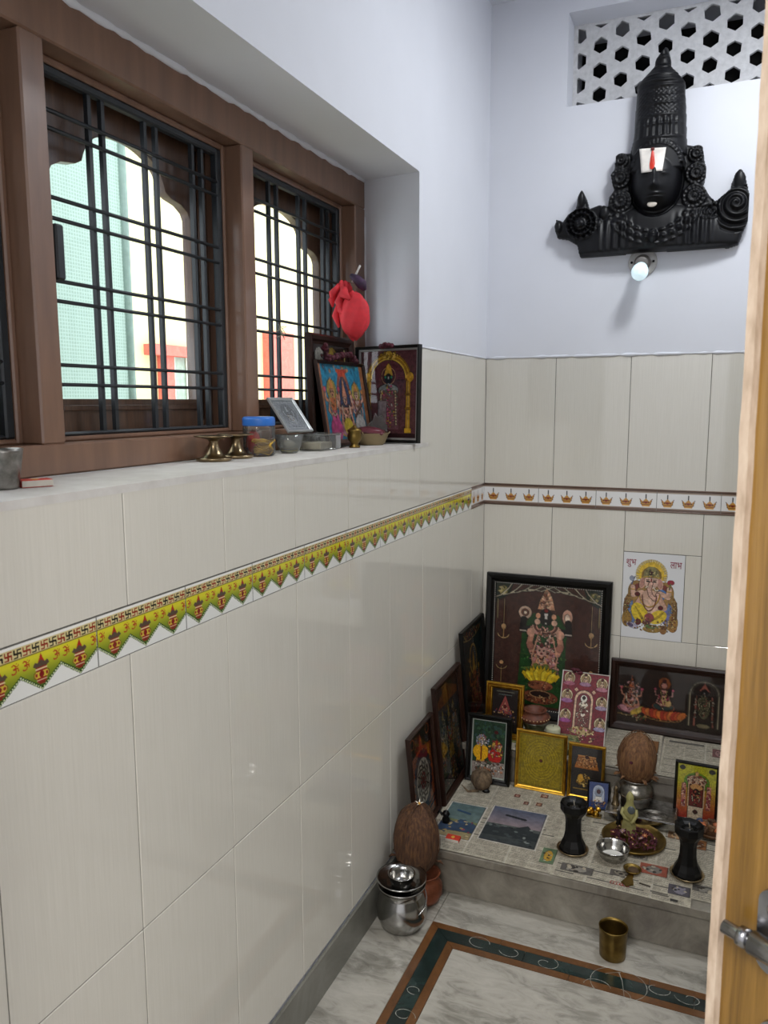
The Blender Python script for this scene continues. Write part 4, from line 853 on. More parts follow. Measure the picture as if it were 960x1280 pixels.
def ashta_cv():
    c = Cv(140, 210, '#742430'); H = c.H; rs = random.Random(8); c.grain(.02)
    def small(x, y, col): 
        c.ell(x, y, .12, .13, '#cdbb96'); c.ell(x, y+.01, .095, .1, '#8a7350'); deity(c, x, y+.13, .26, '#c9a08a', col, '#d6c9a0', None, True, 2, col, False, int(x*90)); c.ell(x, y+.12, .13, .045, col); c.ell(x, y-.09, .03, .03, '#4a1318')
    for x, y, col in ((.15, .14, '#98566a'), (.5, .13, '#8f6a84'), (.86, .2, '#a56a7a'), (.13, .52, '#8d5a8a'), (.88, .6, '#94839c'), (.13, .95, '#8c4480'), (.88, 1.05, '#9488a6')): small(x, y, col)
    for x, y in ((.32, .38), (.7, .4)): c.poly([(x, y-.05), (x+.05, y), (x, y+.05), (x-.05, y)], '#c9a58a')
    x = .5; c.ell(x, .58, .2, .2, '#c6a78c'); c.rect(x-.2, .58, x+.2, 1.25, '#c6a78c'); c.ell(x, .6, .15, .16, '#6c2733'); c.rect(x-.15, .6, x+.15, 1.2, '#6c3a38')
    c.ell(x, .56, .07, .08, '#e0dccf'); c.ell(x, .54, .035, .04, '#2a1a18'); c.ell(x, .7, .1, .07, '#d9cdbd'); c.dots(x, .9, .13, .25, 110, .014, ['#d8c9ab', '#8d5a50', '#efe4cd', '#b07a6c', '#5c3a34'], rs); c.ell(x, .9, .045, .05, '#d9cdbd'); c.ell(x, .86, .03, .025, '#521414')
    c.ell(x, 1.25, .25, .09, '#b09a6a'); c.dots(x, 1.27, .3, .1, 60, .018, ['#9a4a3a', '#d5c08a', '#c77a98', '#6e4a2e'], rs); c.dots(.5, 1.42, .45, .06, 40, .02, ['#7a2a35', '#c9a27a', '#5a1f2a'], rs)
    return c
framed('framed_deity_picture', 'white-edged maroon card of eight small goddesses around a shrine', .158, .236, .003, .004, ashta_cv(), mat('white_card_edge', '#cfcac4', .5), (.408, -.235, UP), 0, .42, glass=False)
def triangle_cv():
    c = Cv(90, 130, '#241a18'); c.line([(.15, .1), (.85, .1)], .03, '#8d8a76'); c.line([(.25, .2), (.75, .2)], .03, '#6f7a76')
    c.poly([(.5, .2), (.8, .85), (.2, .85)], '#9c4a44'); c.poly([(.5, .4), (.62, .75), (.38, .75)], '#c07a68'); c.ell(.5, .6, .06, .06, '#5c1518'); rs = random.Random(3); c.dots(.5, .95, .45, .35, 60, .03, ['#c9a062', '#7a3030', '#4c3a60', '#d7b58c'], rs); return c
framed('framed_deity_picture', 'small triple-ribbed gold frame behind the black-framed couple picture', .13, .19, .022, .016, triangle_cv(), GOLD, (.162, -.285, UP), 0, .1, prof=[(0,0),(0,-.012),(.002,-.015),(.006,-.015),(.008,-.011),(.010,-.014),(.013,-.014),(.015,-.009),(.017,-.011),(.020,-.010),(.022,-.005)])
def couple_cv():
    c = Cv(100, 160, '#24402b'); H = c.H; rs = random.Random(9); c.dots(.5, .3, .5, .3, 60, .05, ['#1a3322', '#35573a', '#2b4a44'], rs)
    deity(c, .27, H-.3, .9, '#c9b8b8', '#d8a514', '#c9a86a', '#9ba59c', False, 2, '#d7b5b0', True, 2, '#ffffff'); deity(c, .72, H-.25, .85, '#d59a80', '#c4271e', '#a8351f', '#c9a44c', False, 2, '#c65a3a', True, 4)
    c.ell(.28, .92, .24, .22, '#e0ad14'); c.line([(.28, .75), (.28, 1.12)], .03, '#9c3a1c'); c.ell(.68, 1.0, .2, .2, '#b8251f'); c.dots(.7, .8, .2, .25, 50, .03, ['#e2c2bb', '#c98a8a', '#8c2b24', '#d9b04a'], rs)
    c.dots(.3, .6, .2, .18, 40, .028, ['#e6d9d5', '#b3606a', '#8f9cb0'], rs); c.ell(.7, .33, .06, .05, '#4d1212'); c.poly([(0, 1.2), (1, 1.15), (1, H), (0, H)], '#9a8f88'); c.dots(.5, 1.35, .5, .2, 60, .035, ['#d6cfc4', '#6d4a3a', '#b07a5a', '#4b5a48'], rs); return c
framed('framed_deity_picture', 'black frame with pale liner, seated couple in yellow and red robes', .148, .222, .017, .018, couple_cv(), BLACKFRAME, (.142, -.412, LO), .03, .14, liner=mat('pale_grey_liner', '#8f948c', .4))
def yantra_cv():
    c = Cv(120, 146, '#94800f'); H = c.H
    c.a += (RNG.randn(c.h, c.w, 1)*.015)
    c.ell(.5, .6, .42, .5, '#9c8814')
    for k in range(7): c.ell(.5, .6, .42-.055*k, .5-.062*k, '#8a7810', inner=.965); 
    for k in range(16):
        a = 2*PI*k/16; c.line([(.5+.08*math.cos(a), .6+.09*math.sin(a)), (.5+.38*math.cos(a+.1), .6+.46*math.sin(a+.1))], .005, '#90800f')
    c.ell(.5, .6, .035, .035, '#5c2416'); c.line([(.04, .04), (.96, .04), (.96, H-.04), (.04, H-.04), (.04, .04)], .012, '#6f6010'); return c
framed('framed_yantra', 'thin gold frame with plain golden circular engraved plate and one red dot', .163, .192, .011, .012, yantra_cv(), GOLD, (.312, -.402, LO), 0, .1)
def temple_cv():
    c = Cv(90, 145, '#2b2624'); rs = random.Random(6); c.poly([(.22, .3), (.78, .3), (.9, .72), (.1, .72)], '#a8672c'); c.dots(.5, .5, .33, .2, 120, .025, ['#c98a45', '#7a431a', '#d9a262'], rs)
    c.line([(.22, .31), (.78, .31)], .05, '#c08a4a'); c.ell(.5, .34, .06, .05, '#3c1210'); c.dots(.4, 1.1, .22, .22, 90, .03, ['#c89a35', '#8c6418', '#e0c06a', '#5c3a12'], rs); c.ell(.32, 1.05, .1, .14, '#c79a35'); c.line([(.1, 1.4), (.9, 1.4)], .05, '#8d6f2a'); return c
framed('framed_deity_picture', 'narrow bright gold frame, orange temple tower on black, by the golden plate', .113, .176, .010, .012, temple_cv(), GOLD, (.455, -.402, LO), 0, .1)
def arch_cv(bg, arch, seed, halo='#e2dcd0'):
    c = Cv(80, 110, bg); H = c.H; rs = random.Random(seed); c.ell(.5, .5, .3, .34, arch); c.rect(.2, .5, .8, 1.05, arch); c.ell(.5, .55, .2, .24, '#8d97a8'); c.ell(.5, .5, .1, .12, '#4a1418'); c.poly([(.25, 1.05), (.75, 1.05), (.65, .75), (.35, .75)], '#d9d6d0'); c.dots(.5, 1.1, .4, .2, 40, .03, ['#d9a860', '#efe9da', '#7a4a3a'], rs); return c
framed('small_framed_picture', 'tiny black frame with a pale domed figure on blue, before the orange tower picture', .066, .088, .005, .008, arch_cv('#27407c', '#aeb9cc', 4), BLACKFRAME, (.502, -.455, LO), .12, .25)
def shrine_cv():
    c = Cv(96, 144, '#b6b321'); H = c.H; rs = random.Random(14); c.vgrad(0, .45, 1, H, '#b6b321', '#a8352c')
    c.ell(.5, .48, .33, .26, '#5f8a24'); c.ell(.12, .12, .07, .06, '#1f1810'); c.ell(.88, .13, .08, .06, '#1f1810')
    c.ell(.5, .45, .24, .17, '#c9a58a'); c.ell(.5, .25, .05, .07, '#c9a06a'); c.dots(.5, .4, .26, .12, 50, .025, ['#e2cfb0', '#8a4a3a', '#cf9a7a'], rs)
    for q in (-1, 1): c.rect(.5+q*.32-.06, .55, .5+q*.32+.06, 1.2, '#c9836f'); c.dots(.5+q*.32, .88, .05, .33, 30, .025, ['#e0b29c', '#9c3a4a'], rs); c.line([(.5+q*.2, .55), (.5+q*.2, 1.15)], .05, '#d8b58c')
    c.rect(.32, .55, .68, 1.15, '#6d2420'); c.ell(.5, .62, .17, .09, '#c9985f'); c.ell(.5, .78, .09, .12, '#241210'); c.line([(.4, .85), (.42, 1.0)], .03, '#d7cfae'); c.line([(.6, .85), (.58, 1.0)], .03, '#d7cfae'); c.dots(.5, .9, .12, .2, 30, .025, ['#a89a5a', '#c2604a', '#3c1a14'], rs)
    c.rect(.3, 1.15, .7, H, '#c9b8a0'); c.ell(.5, 1.3, .06, .06, '#3c1612'); return c
framed('framed_deity_picture', 'black frame at the right with a shrine on lime green and red', .122, .178, .008, .014, shrine_cv(), BLACKFRAME, (.775, -.412, LO), -.03, .1)
# frames leaning on the left wall
def chakra_cv():
    c = Cv(110, 165, '#3a1a16'); rs = random.Random(2)
    for x in (.16, .84): c.ell(x, .12, .09, .09, '#c9673a', inner=.65)
    c.poly([(.5, .05), (.6, .3), (.95, .36), (.95, 1.47), (.05, 1.47), (.05, .36), (.4, .3)], '#b85a28'); c.ell(.5, .22, .05, .1, '#d3542f')
    for k in range(20):
        a = 2*PI*k/20; c.ell(.5+.34*math.cos(a), .83+.42*math.sin(a), .06, .07, '#1d2348')
    c.ell(.5, .83, .35, .42, '#1d2348'); c.ell(.5, .83, .3, .36, '#d8d4cc')
    for r in (.26, .19, .12):
        for k in range(12): 
            a = 2*PI*k/12; c.line([(.5+r*math.cos(a), .83+r*1.2*math.sin(a)), (.5+r*.8*math.cos(a+.5), .83+r*.96*math.sin(a+.5)), (.5+r*math.cos(a+.52), .83+r*1.2*math.sin(a+.52))], .018, '#2a2a4a')
    for k in range(8): a = 2*PI*k/8; c.ell(.5+.09*math.cos(a), .83+.11*math.sin(a), .03, .035, '#9c2f3a')
    c.ell(.5, .83, .05, .06, '#7c1c28'); c.line([(.05, 1.4), (.4, 1.33), (.95, 1.25)], .03, '#221e3a'); c.line([(.05, 1.47), (.95, 1.33)], .03, '#221e3a'); c.grain(.02); return c
framed('framed_geometric_diagram', 'dark frame nearest the coconut with a blue and white geometric wheel on orange', .215, .305, .012, .014, chakra_cv(), DARKWOOD, (.05, -.737, LO), PI/2+.03, .1)
def group_cv():
    c = Cv(120, 175, '#3f4a48'); H = c.H; rs = random.Random(21); c.vgrad(0, 0, 1, .5, '#5a3a2a', '#4a5260'); c.poly([(.05, .2), (.5, .03), (.95, .2), (.95, .3), (.05, .3)], '#8d5a34')
    for x, y, s, r, b in ((.25, .95, .62, '#9c8a5a', '#5a6480'), (.72, .92, .6, '#7c6a48', '#8d93a0'), (.5, 1.1, .75, '#b8953a', '#7d9098'), (.17, 1.25, .5, '#6c7a5a', '#a08a6a'), (.83, 1.25, .5, '#8a4a3a', '#5a6a74'), (.5, 1.38, .4, '#c9a23a', '#a86a4a')): deity(c, x, y, s, '#b09a80', r, '#b39a5a', None, False, 2, b, True, int(x*50+y*9))
    c.dots(.5, .85, .45, .5, 260, .016, ['#c2b58a', '#34403c', '#7a8494', '#9c7c4a', '#d3c9b0', '#6a4038', '#3f5a74'], rs); c.dots(.5, 1.35, .45, .1, 60, .02, ['#7a4a38', '#c0a886', '#93616a'], rs); return c
framed('framed_deity_picture', 'tall brown frame of a crowded holy court on the left wall, middle of three', .268, .375, .02, .016, group_cv(), DARKWOOD, (.052, -.485, LO), PI/2+.02, .1)
def ganapati_cv():
    c = Cv(110, 145, '#1f3a3e'); rs = random.Random(31); c.vgrad(0, .3, 1, 1.3, '#24444a', '#5a2a1c'); c.line(c.arc(.5, .02, .5, .14, 0, PI), .025, '#b0a070'); c.dots(.5, .08, .4, .05, 40, .02, ['#8a3a2a', '#c0a26a'], rs)
    c.ell(.5, .45, .18, .22, '#c0a050', inner=.8); deity(c, .5, 1.2, .9, '#b0703f', '#9c3a20', '#c09a40', None, True, 4, '#7a2f1f', True, 5); c.dots(.5, .9, .3, .25, 60, .02, ['#b85a30', '#5a1f16', '#c99a50'], rs); return c
framed('framed_deity_picture', 'dark frame in the corner left of the largest picture, deity on teal', .28, .365, .014, .014, ganapati_cv(), BLACKFRAME, (.045, -.2, UP), PI/2+.02, .09)
# ---- newspapers
def news_cv(w, h, seed, photos=(), cols=4, red=None):
    c = Cv(w, h, '#aba493'); H = c.H; rs = random.Random(seed); c.grain(.02)
    y = .03
    while y < H-.03:
        if rs.random() < .05:
            for k in range(cols):
                x0 = .03+k*.94/cols; L = .94/cols-.03; n = int(L/.02); c.rect(x0, y, x0+L*rs.uniform(.5, .95), y+.016, '#6a665f')
            y += .03
        for k in range(cols):
            x0 = .03+k*.94/cols; x = x0; L = x0+.94/cols-.02
            while x < L:
                q = rs.uniform(.008, .03); c.rect(x, y, min(L, x+q), y+.004, rs.choice(['#857f75', '#8b857a', '#7b766c'])); x += q+.005
        y += .0125
    for k in range(1, cols): c.rect(.03+k*.94/cols-.012, 0, .03+k*.94/cols-.008, H, '#aaa59b')
    for f in photos: f(c, rs)
    return c.finish(.2, .1)
def ph(x0, y0, x1, y1, sky, land, speck):
    def f(c, rs):
        c.rect(x0-.012, y0-.012, x1+.012, y1+.012, '#b5b0a6'); c.vgrad(x0, y0, x1, y0+(y1-y0)*.5, sky[0], sky[1]); c.vgrad(x0, y0+(y1-y0)*.5, x1, y1, land[0], land[1])
        w_ = x1-x0; h_ = y1-y0
        P = [(x0, y0+h_*.62)]+[(x0+w_*i/8, y0+h_*rs.uniform(.42, .6)) for i in range(1, 8)]+[(x1, y0+h_*.58), (x1, y0+h_*.8), (x0, y0+h_*.85)]; c.poly(P, speck[0])
        for _ in range(26): 
            a, b = x0+w_*rs.uniform(.08, .92), y0+h_*rs.uniform(.5, .95); c.ell(a, b, w_*rs.uniform(.02, .07), h_*rs.uniform(.01, .035), rs.choice(speck))
        c.line([(x0+w_*.3, y0+h_*.22), (x0+w_*.65, y0+h_*.27)], h_*.05, speck[-1])
    return f
def small(x0, y0, x1, y1, a, b):
    def f(c, rs): c.rect(x0, y0, x1, y1, a); c.ell((x0+x1)/2, (y0+y1)/2, (x1-x0)*.3, (y1-y0)*.35, b); c.dots((x0+x1)/2, (y0+y1)/2, (x1-x0)*.4, (y1-y0)*.4, 10, (x1-x0)*.07, [b, '#3b3733', '#a09684'], rs)
    return f
def redscript(x, y, s):
    def f(c, rs):
        for k in range(6): c.line(c.arc(x+k*s*1.1, y, s*.6, s*.7, rs.uniform(-1, 1), rs.uniform(3, 5)), s*.3, '#a8302c')
        c.line([(x-s*.5, y-s*1.2), (x+s*6, y-s*.8)], s*.2, '#a8302c')
    return f
def wave(seed, a=.0009):
    r_ = np.random.RandomState(seed); k = r_.uniform(8, 22, (4, 2)); p_ = r_.uniform(0, 6, 4)
    return lambda X, Y: sum(a*np.sin(X*k[i, 0]+Y*k[i, 1]*(-1)**i+p_[i]) for i in range(4))/2+a*1.6
def sheet(name, label, cx_, y0, w, h, z, rz, cv, seed):
    o = canvas_obj(name, cv, w, h, PAPER, None, (cx_, y0, z), (0, 0, rz), vertical=False, wave=wave(seed)); tag(o, label, 'newspaper', 'newspaper sheets spread on the altar step'); return o
sheet('newspaper_sheet', 'newspaper sheet with two large colour photos, left front of the altar step', .253, -.843, .372, .462, LO+.0006, .02, news_cv(230, 286, 1, [ph(.045, .56-.04, .33, 1.06, ('#4f6264', '#5f7270'), ('#6c744e', '#948261'), ('#33435a', '#8c7a54', '#b3a27a', '#7a3a4a', '#2f4a6a')), ph(.39, .46, .82, .99, ('#4a5266', '#84767a'), ('#4e5350', '#33383a'), ('#2c3133', '#5d6462', '#767c78', '#3c4244', '#1d2226')), small(.88, .93, .985, 1.13, '#5f7458', '#b08a34'), small(.5, .2, .55, .25, '#6d3a32', '#a77a6a'), small(.6, .3, .64, .35, '#6d3a32', '#8c6a5a'), small(.7, .28, .75, .34, '#6c3c30', '#9c7860'), small(.71, .12, .77, .18, '#704034', '#b08a72'), lambda c, rs: c.rect(.45, .05, .8, .075, '#44464c')], 3), 1)
sheet('newspaper_sheet', 'newspaper sheet with red lettering under the spoon and steel bowl', .606, -.852, .348, .3, LO+.0028, -.012, news_cv(220, 190, 2, [small(.06, .66, .3, .76, '#5a5652', '#8a847a'), small(.42, .6, .58, .68, '#5b5550', '#7e766a'), small(.62, .42, .82, .56, '#8a4a3a', '#6f6a64'), small(.84, .62, .99, .74, '#4e4a50', '#7a7680'), small(.55, .3, .66, .38, '#7c7770', '#55504a'), redscript(.45, .78, .02), lambda c, rs: c.rect(.72, .76, .84, .775, '#5a554f'), lambda c, rs: c.rect(.86, .8, .91, .83, '#33312f')], 4), 2)
sheet('newspaper_sheet', 'newspaper sheet under the brass plate, running back to the upper tier', .6, -.6, .36, .222, LO+.0016, .01, news_cv(220, 136, 3, [small(.1, .1, .2, .18, '#6a3b36', '#8d7a6a'), small(.5, .3, .62, .4, '#58514b', '#8a8076'), small(.8, .35, .92, .45, '#7a5a40', '#a08060')], 5), 3)
sheet('newspaper_sheet', 'newspaper sheet at the right end under the right candle stand', .94, -.815, .36, .43, LO+.0006, -.03, news_cv(200, 238, 4, [small(.02, .38, .12, .52, '#8a5a34', '#5f3a22'), small(.05, 1.0, .3, 1.08, '#55524e', '#7a766e')], 3), 4)
sheet('newspaper_sheet', 'newspaper sheet on the upper tier, behind the right framed shrine', .765, -.372, .2, .3, UP+.0006, .0, news_cv(120, 178, 5, [lambda c, rs: c.rect(.08, .1, .62, .17, '#5a5752'), small(.75, .2, .95, .5, '#6b4a48', '#8a6a68')], 3), 5)
sheet('newspaper_sheet', 'newspaper sheet on the upper tier, behind the kalash coconut', .575, -.372, .18, .3, UP+.0018, .02, news_cv(110, 180, 6, [small(.55, .3, .95, .8, '#7a5434', '#b07a4a'), small(.6, .85, .95, 1.05, '#2b2b2c', '#57534f')], 3), 6)
sheet('newspaper_sheet', 'newspaper sheet on the upper tier, under the steel bowl and white lid', .28, -.372, .36, .2, UP+.0006, .0, news_cv(200, 110, 7, [ph(.03, .05, .5, .4, ('#3e5a4a', '#5a7a5a'), ('#4a6a4a', '#7a7a4a'), ('#34503a', '#8a8a5a', '#b0a878', '#2f4a3a'))], 4), 7)
# ---- vessels
MAROON_F = mat('dried_maroon_petals', '#461522', .8, var=.3, scale=90)
def lid_candle(x, y, z):
    o = empty('candle', (x, y, z), label='pale round candle tub beside the steel bowl on the upper tier', cat='candle')
    MB().lathe([(0, 0), (.02, 0), (.024, .006), (.0245, .032), (.022, .036), (0, .0365)], 26).build('tub', mat('pale_wax', '#b7b79c', .5, sss=.1), o); MB().tube([(0, 0, .034), (.001, 0, .042)], .0008, 5).build('wick', BLACK, o)
lid_candle(.325, -.272, UP+.0245)
o = empty('folded_cloth', (.31, -.293, UP+.0025), (0, 0, .02), 'flat folded green patterned cloth under the steel bowl and the pale candle tub', 'cloth')
GC = ramp_mat('green_patterned_cloth', [(.35, '#2c3a24'), (.48, '#55603a'), (.56, '#8a8458'), (.66, '#34432c')], 60, rough=.9, bmp=.3)
for k in range(3): MB().cbox(-.095+.003*k, .1-.004*k, -.055, .07-.002*k, .0072*k, .0072*k+.0068, .0025).build('cloth_fold', GC, o)
o = empty('steel_bowl', (.262, -.262, UP+.0245), label='dull steel bowl on the upper tier carrying a small clay pot', cat='bowl')
MB().lathe([(0, 0), (.022, 0), (.025, .006), (.033, .018), (.04, .034), (.043, .044), (.044, .046), (.042, .0455), (.038, .033), (.03, .018), (.018, .009), (0, .008)], 30).build('bowl_body', SILVER, o)
o = empty('clay_pot', (.262, -.262, UP+.058), label='squat red-brown clay pot with dotted rim sitting in the steel bowl', cat='pot')
CLAY = mat('red_clay', '#5a3020', .6, var=.2, scale=50, bmp=.4)
MB().lathe([(0, 0), (.02, .001), (.04, .01), (.05, .022), (.049, .03), (.036, .038), (.031, .042), (.038, .048), (.039, .051), (.031, .05), (.027, .042), (.02, .034), (0, .03)], 30, wob=lambda a, z: 1+.015*math.cos(9*a)).build('pot_body', CLAY, o)
mb = MB()
for k in range(26): mb.ball((.049*math.cos(2*PI*k/26), .049*math.sin(2*PI*k/26), .026), .0022, 6, 4)
tag(mb.build('painted_dots', mat('cream_dots', '#c9a878', .6), o), kind='stuff')
# kalash with coconut on a silver pedestal
o = empty('silver_pedestal', (.628, -.435, LO+.003), (0, 0, -.0), 'low embossed silver platform under the silver pot', 'platform')
b = MB().cbox(-.1, .1, -.078, .05, .022, .03, .003); b.build('embossed_top', SILVER, o)
for sx_, sy_ in ((-1, -1), (1, -1), (-1, 1), (1, 1)): MB().cbox(sx_*.088-.01, sx_*.088+.01, -.066 if sy_ < 0 else .028, -.046 if sy_ < 0 else .045, 0, .022, .002).build('leg', SILVER, o)
MB().cbox(-.1, .1, -.083, -.078, .006, .0305, .001).build('front_apron', STEEL, o)
for r_ in (.03, .045, .06): MB().tube([(.04+r_*.6*math.cos(a*PI/8), -.045+r_*.4*math.sin(a*PI/8), .0305) for a in range(16)], .0014, 5, True).build('embossed_ring', SILVER, o)
ZP = LO+.0335
def turned(name, label, cat, prof, m, loc, seg=32, part='body', wob=None):
    o = empty(name, loc, label=label, cat=cat); MB().lathe(prof, seg, wob=wob).build(part, m, o); return o
kl = turned('silver_kalash', 'engraved silver water pot under the tallest upright coconut', 'pot', [(0, 0), (.04, 0), (.042, .004), (.036, .01), (.044, .02), (.052, .036), (.051, .05), (.042, .062), (.034, .068), (.034, .074), (.048, .082), (.05, .085), (.044, .084), (.03, .074), (.028, .06), (0, .05)], SILVER, (.607, -.43, ZP), wob=lambda a, z: 1+(.012*math.cos(16*a) if .02 < z < .06 else 0))
MB().lathe([(.0525, .034), (.0535, .037), (.0525, .04)], 32).build('engraved_band', STEEL, kl)
def coconut(name, label, loc, rx, rz, m, tip=.2, seed=1, tilt=(0, 0, 0), dot=None, tuft=0):
    o = empty(name, loc, tilt, label, 'coconut'); rs = random.Random(seed); p1, p2, p3 = rs.random()*6, rs.random()*6, rs.random()*6
    def wob(a, ph): return 1+.03*math.cos(3*a+p1)+.02*math.cos(5*a+p2+ph*2)+.012*math.cos(11*a+p3)-.06*max(0, math.sin(ph))*tip*3
    MB().ball((0, 0, 0), (rx, rx, rz), 40, 26, wob=wob).build('husk', m, o)
    fb = MB()
    for k in range(90):
        a = rs.random()*2*PI; ph = rs.uniform(-1.2, 1.2); P = []
        for t in range(5):
            q = ph+t*.12; r = 1.012+.012*math.sin(t)+(.03 if t == 4 else 0); P.append((rx*math.cos(q)*math.cos(a+.02*t)*r*wob(a, q), rx*math.cos(q)*math.sin(a+.02*t)*r*wob(a, q), rz*math.sin(q)*r))
        fb.tube(P, [.0007, .0009, .0008, .0006, .0003], 3)
    tag(fb.build('loose_fibres', m, o), kind='stuff')
    if tuft:
        for k in range(tuft): t_ = MB(); a = rs.uniform(-.6, .6)+(PI if k % 3 == 0 else -PI/2 if k % 3 == 1 else 0); t_.tube([(rx*.8*math.cos(a), rx*.8*math.sin(a), -rz*.55), (rx*1.08*math.cos(a), rx*1.08*math.sin(a), -rz*.5-.005), (rx*1.2*math.cos(a), rx*1.2*math.sin(a), -rz*.62)], [.003, .004, .001], 5); t_.build('husk_flap', m, o)
    if dot: MB().ball(dot, (.005, .002, .005)).build('red_dot', MAROON_F, o)
    return o
coconut('coconut', 'tall light brown coconut standing upright in the silver pot', (.607, -.43, ZP+.143), .056, .083, COIR2, .3, 3, (0, .05, 0), (-.012, -.0545, .006), 9)
# dry split coconut in front of the couple picture
o = coconut('coconut', 'small grey-brown half coconut lying before the black-framed couple', (.137, -.465, LO+.034), .034, .034, ramp_mat('grey_husk', [(.3, '#3c3026'), (.5, '#5d4c3a'), (.7, '#7a674e')], 20, (4, 4, 1), .9, bmp=.6), 0, 5, (.3, .1, 0))
MB().tube([(.0, -.03, -.02), (-.03, -.045, -.022), (-.055, -.035, -.012)], [.006, .004, .001], 6).build('husk_point', bpy.data.materials['grey_husk'], o)
MB().ball((.022, -.022, -.022), (.013, .009, .009)).build('dark_scar', BLACK, o)
# metal flower plate
pl_ = turned('brass_plate', 'round brass plate heaped with dried maroon flower petals', 'plate', [(0, 0), (.066, 0), (.084, .006), (.0875, .013), (.086, .0145), (.08, .009), (.064, .0035), (0, .003)], BRASS, (.62, -.598, LO+.004), 44, 'plate_body')
pf = MB(); rs = random.Random(12)
for k in range(230):
    a = rs.random()*2*PI; q = math.sqrt(rs.random())*.066; z = .006+.02*(1-(q/.07)**2)*rs.random()
    M_ = Matrix.Translation((q*math.cos(a), q*math.sin(a)*.9, z)) @ Euler((rs.uniform(-1, 1), rs.uniform(-1, 1), rs.random()*6)).to_matrix().to_4x4()
    pf.add([(-.006, 0, 0), (0, -.004, .002), (.007, 0, 0), (0, .004, .002)], [(0, 1, 2, 3)], False, M_)
pt = tag(pf.build('dried_petals', MAROON_F), 'heap of dried maroon and pink petals on the brass plate', 'petals', kind='stuff'); pt.location = (.62, -.598, LO+.006)
pm = mat('pale_pink_petal', '#a08088', .7, var=.3, scale=80); om = mat('orange_petal', '#a8603a', .6, var=.3)
SECT = ['right', 'right back', 'back', 'left back', 'left', 'left front', 'front', 'right front']
FLC = [('maroon', MAROON_F), ('pale pink', pm), ('orange', om)]
for k in range(16):
    a = PI/4*(k % 8)+rs.uniform(-.15, .15); q = .056 if k < 8 else .03; z = LO+.018+.014*(1-q/.07); cn, cm = FLC[(k*2+k//8) % 3]
    fl_ = empty('dried_flower', (.62+q*math.cos(a), -.598+q*math.sin(a)*.9, z), (rs.uniform(-.6, .6), rs.uniform(-.6, .6), 0), 'dried %s flower head on the brass plate, %s of the %s ring' % (cn, SECT[k % 8], 'outer' if k < 8 else 'inner'), 'flower', 'dried flower heads on the brass plate')
    b = MB()
    for j in range(7):
        w_ = j*2*PI/7; b.add([(0, 0, 0), (.005*math.cos(w_-.35), .005*math.sin(w_-.35), .002), (.0095*math.cos(w_), .0095*math.sin(w_), .0025), (.005*math.cos(w_+.35), .005*math.sin(w_+.35), .002)], [(0,1,2,3)])
    b.build('petals', cm, fl_, recalc=False); MB().ball((0, 0, .002), .0022, 8, 5).build('centre', bpy.data.materials['cream_dots'], fl_)
# pale carved figure standing on the plate
o = empty('pale_figurine', (.604, -.575, LO+.008), label='pale yellow-green carved figurine standing on the flower plate', cat='figurine')
WAX = mat('greenish_wax', '#8f8a58', .5, var=.12, scale=40)
MB().lathe([(0, 0), (.019, 0), (.021, .01), (.019, .03), (.0165, .045), (.018, .058), (.02, .068), (.017, .08), (.012, .09), (.0095, .1), (.011, .108), (.0105, .116), (.007, .124), (.003, .13), (0, .131)], 26, sy=.8).build('robed_body', WAX, o)
MB().tube([(-.017, -.006, .082), (-.02, -.014, .07), (-.01, -.018, .058), (.002, -.019, .052)], [.0045, .005, .0045, .004], 8).build('folded_arm', WAX, o); MB().tube([(.018, -.006, .082), (.021, -.012, .068), (.012, -.019, .05), (.006, -.02, .045)], [.0045, .005, .0045, .004], 8).build('folded_arm', WAX, o)
MB().ball((.006, -.017, .083), (.0105, .003, .012)).build('round_inset', mat('blue_grey_glass', '#50585c', .2), o); MB().ball((0, -.0095, .11), (.0018, .003, .0025), 8, 5).build('nose', WAX, o)
# black candle stands on saucers
def candlestick(label, label2, x, y, s=1.0, seed=0):
    sc = turned('brass_saucer', label2, 'saucer', [(0, 0), (.028, 0), (.04, .004), (.0435, .009), (.042, .0105), (.036, .006), (.026, .003), (0, .003)], BRONZE, (x, y, LO+.0045), 36, 'saucer_body')
    o = empty('black_lamp_stand', (x, y, LO+.0085), label=label, cat='lamp stand')
    MB().lathe([(0, 0), (.031*s, 0), (.033*s, .006), (.03*s, .018), (.023*s, .034), (.0195*s, .055), (.019*s, .085), (.0215*s, .1), (.029*s, .112), (.0325*s, .118), (.033*s, .128), (.0335*s, .137), (.031*s, .14), (.026*s, .134), (.015, .126), (0, .124)], 10, smooth=False, M=Matrix.Rotation(.3, 4, 'Z')).build('stand_body', BLACK, o)
    MB().tube([(0, 0, .122), (.001, -.001, .132), (-.001, .001, .143)], .0013, 6).build('wick', mat('charred_wick', '#8a8478', .8), o); MB().lathe([(0, .128), (.024*s, .129), (.0, .1295)], 20).build('oil_pool', mat('dark_oil', '#0b0a08', .08), o)
candlestick('black fluted oil-lamp stand left of the small steel bowl', 'bronze saucer under the left black lamp stand', .47, -.714, 1.12)
candlestick('black fluted oil-lamp stand at the right edge beside the door', 'bronze saucer under the right black lamp stand', .766, -.716, 1.12, seed=1)
o = turned('steel_bowl', 'small shiny steel bowl of white powder before the flower plate', 'bowl', [(0, 0), (.026, 0), (.034, .008), (.041, .024), (.043, .034), (.0445, .0345), (.0435, .0365), (.0415, .035), (.039, .024), (.031, .009), (.024, .004), (0, .0035)], STEEL, (.577, -.712, LO+.0045), 36, 'bowl_body')
MB().lathe([(0, .009), (.022, .008), (.031, .0085)], 24).build('white_powder', mat('white_powder_heap', '#c9c7c0', .9, bmp=.5), o)
o = empty('brass_spoon', (.633, -.757, LO+.0045), (0, 0, -.1), 'dull brass spoon-shaped incense holder in front of the steel bowl', 'spoon')
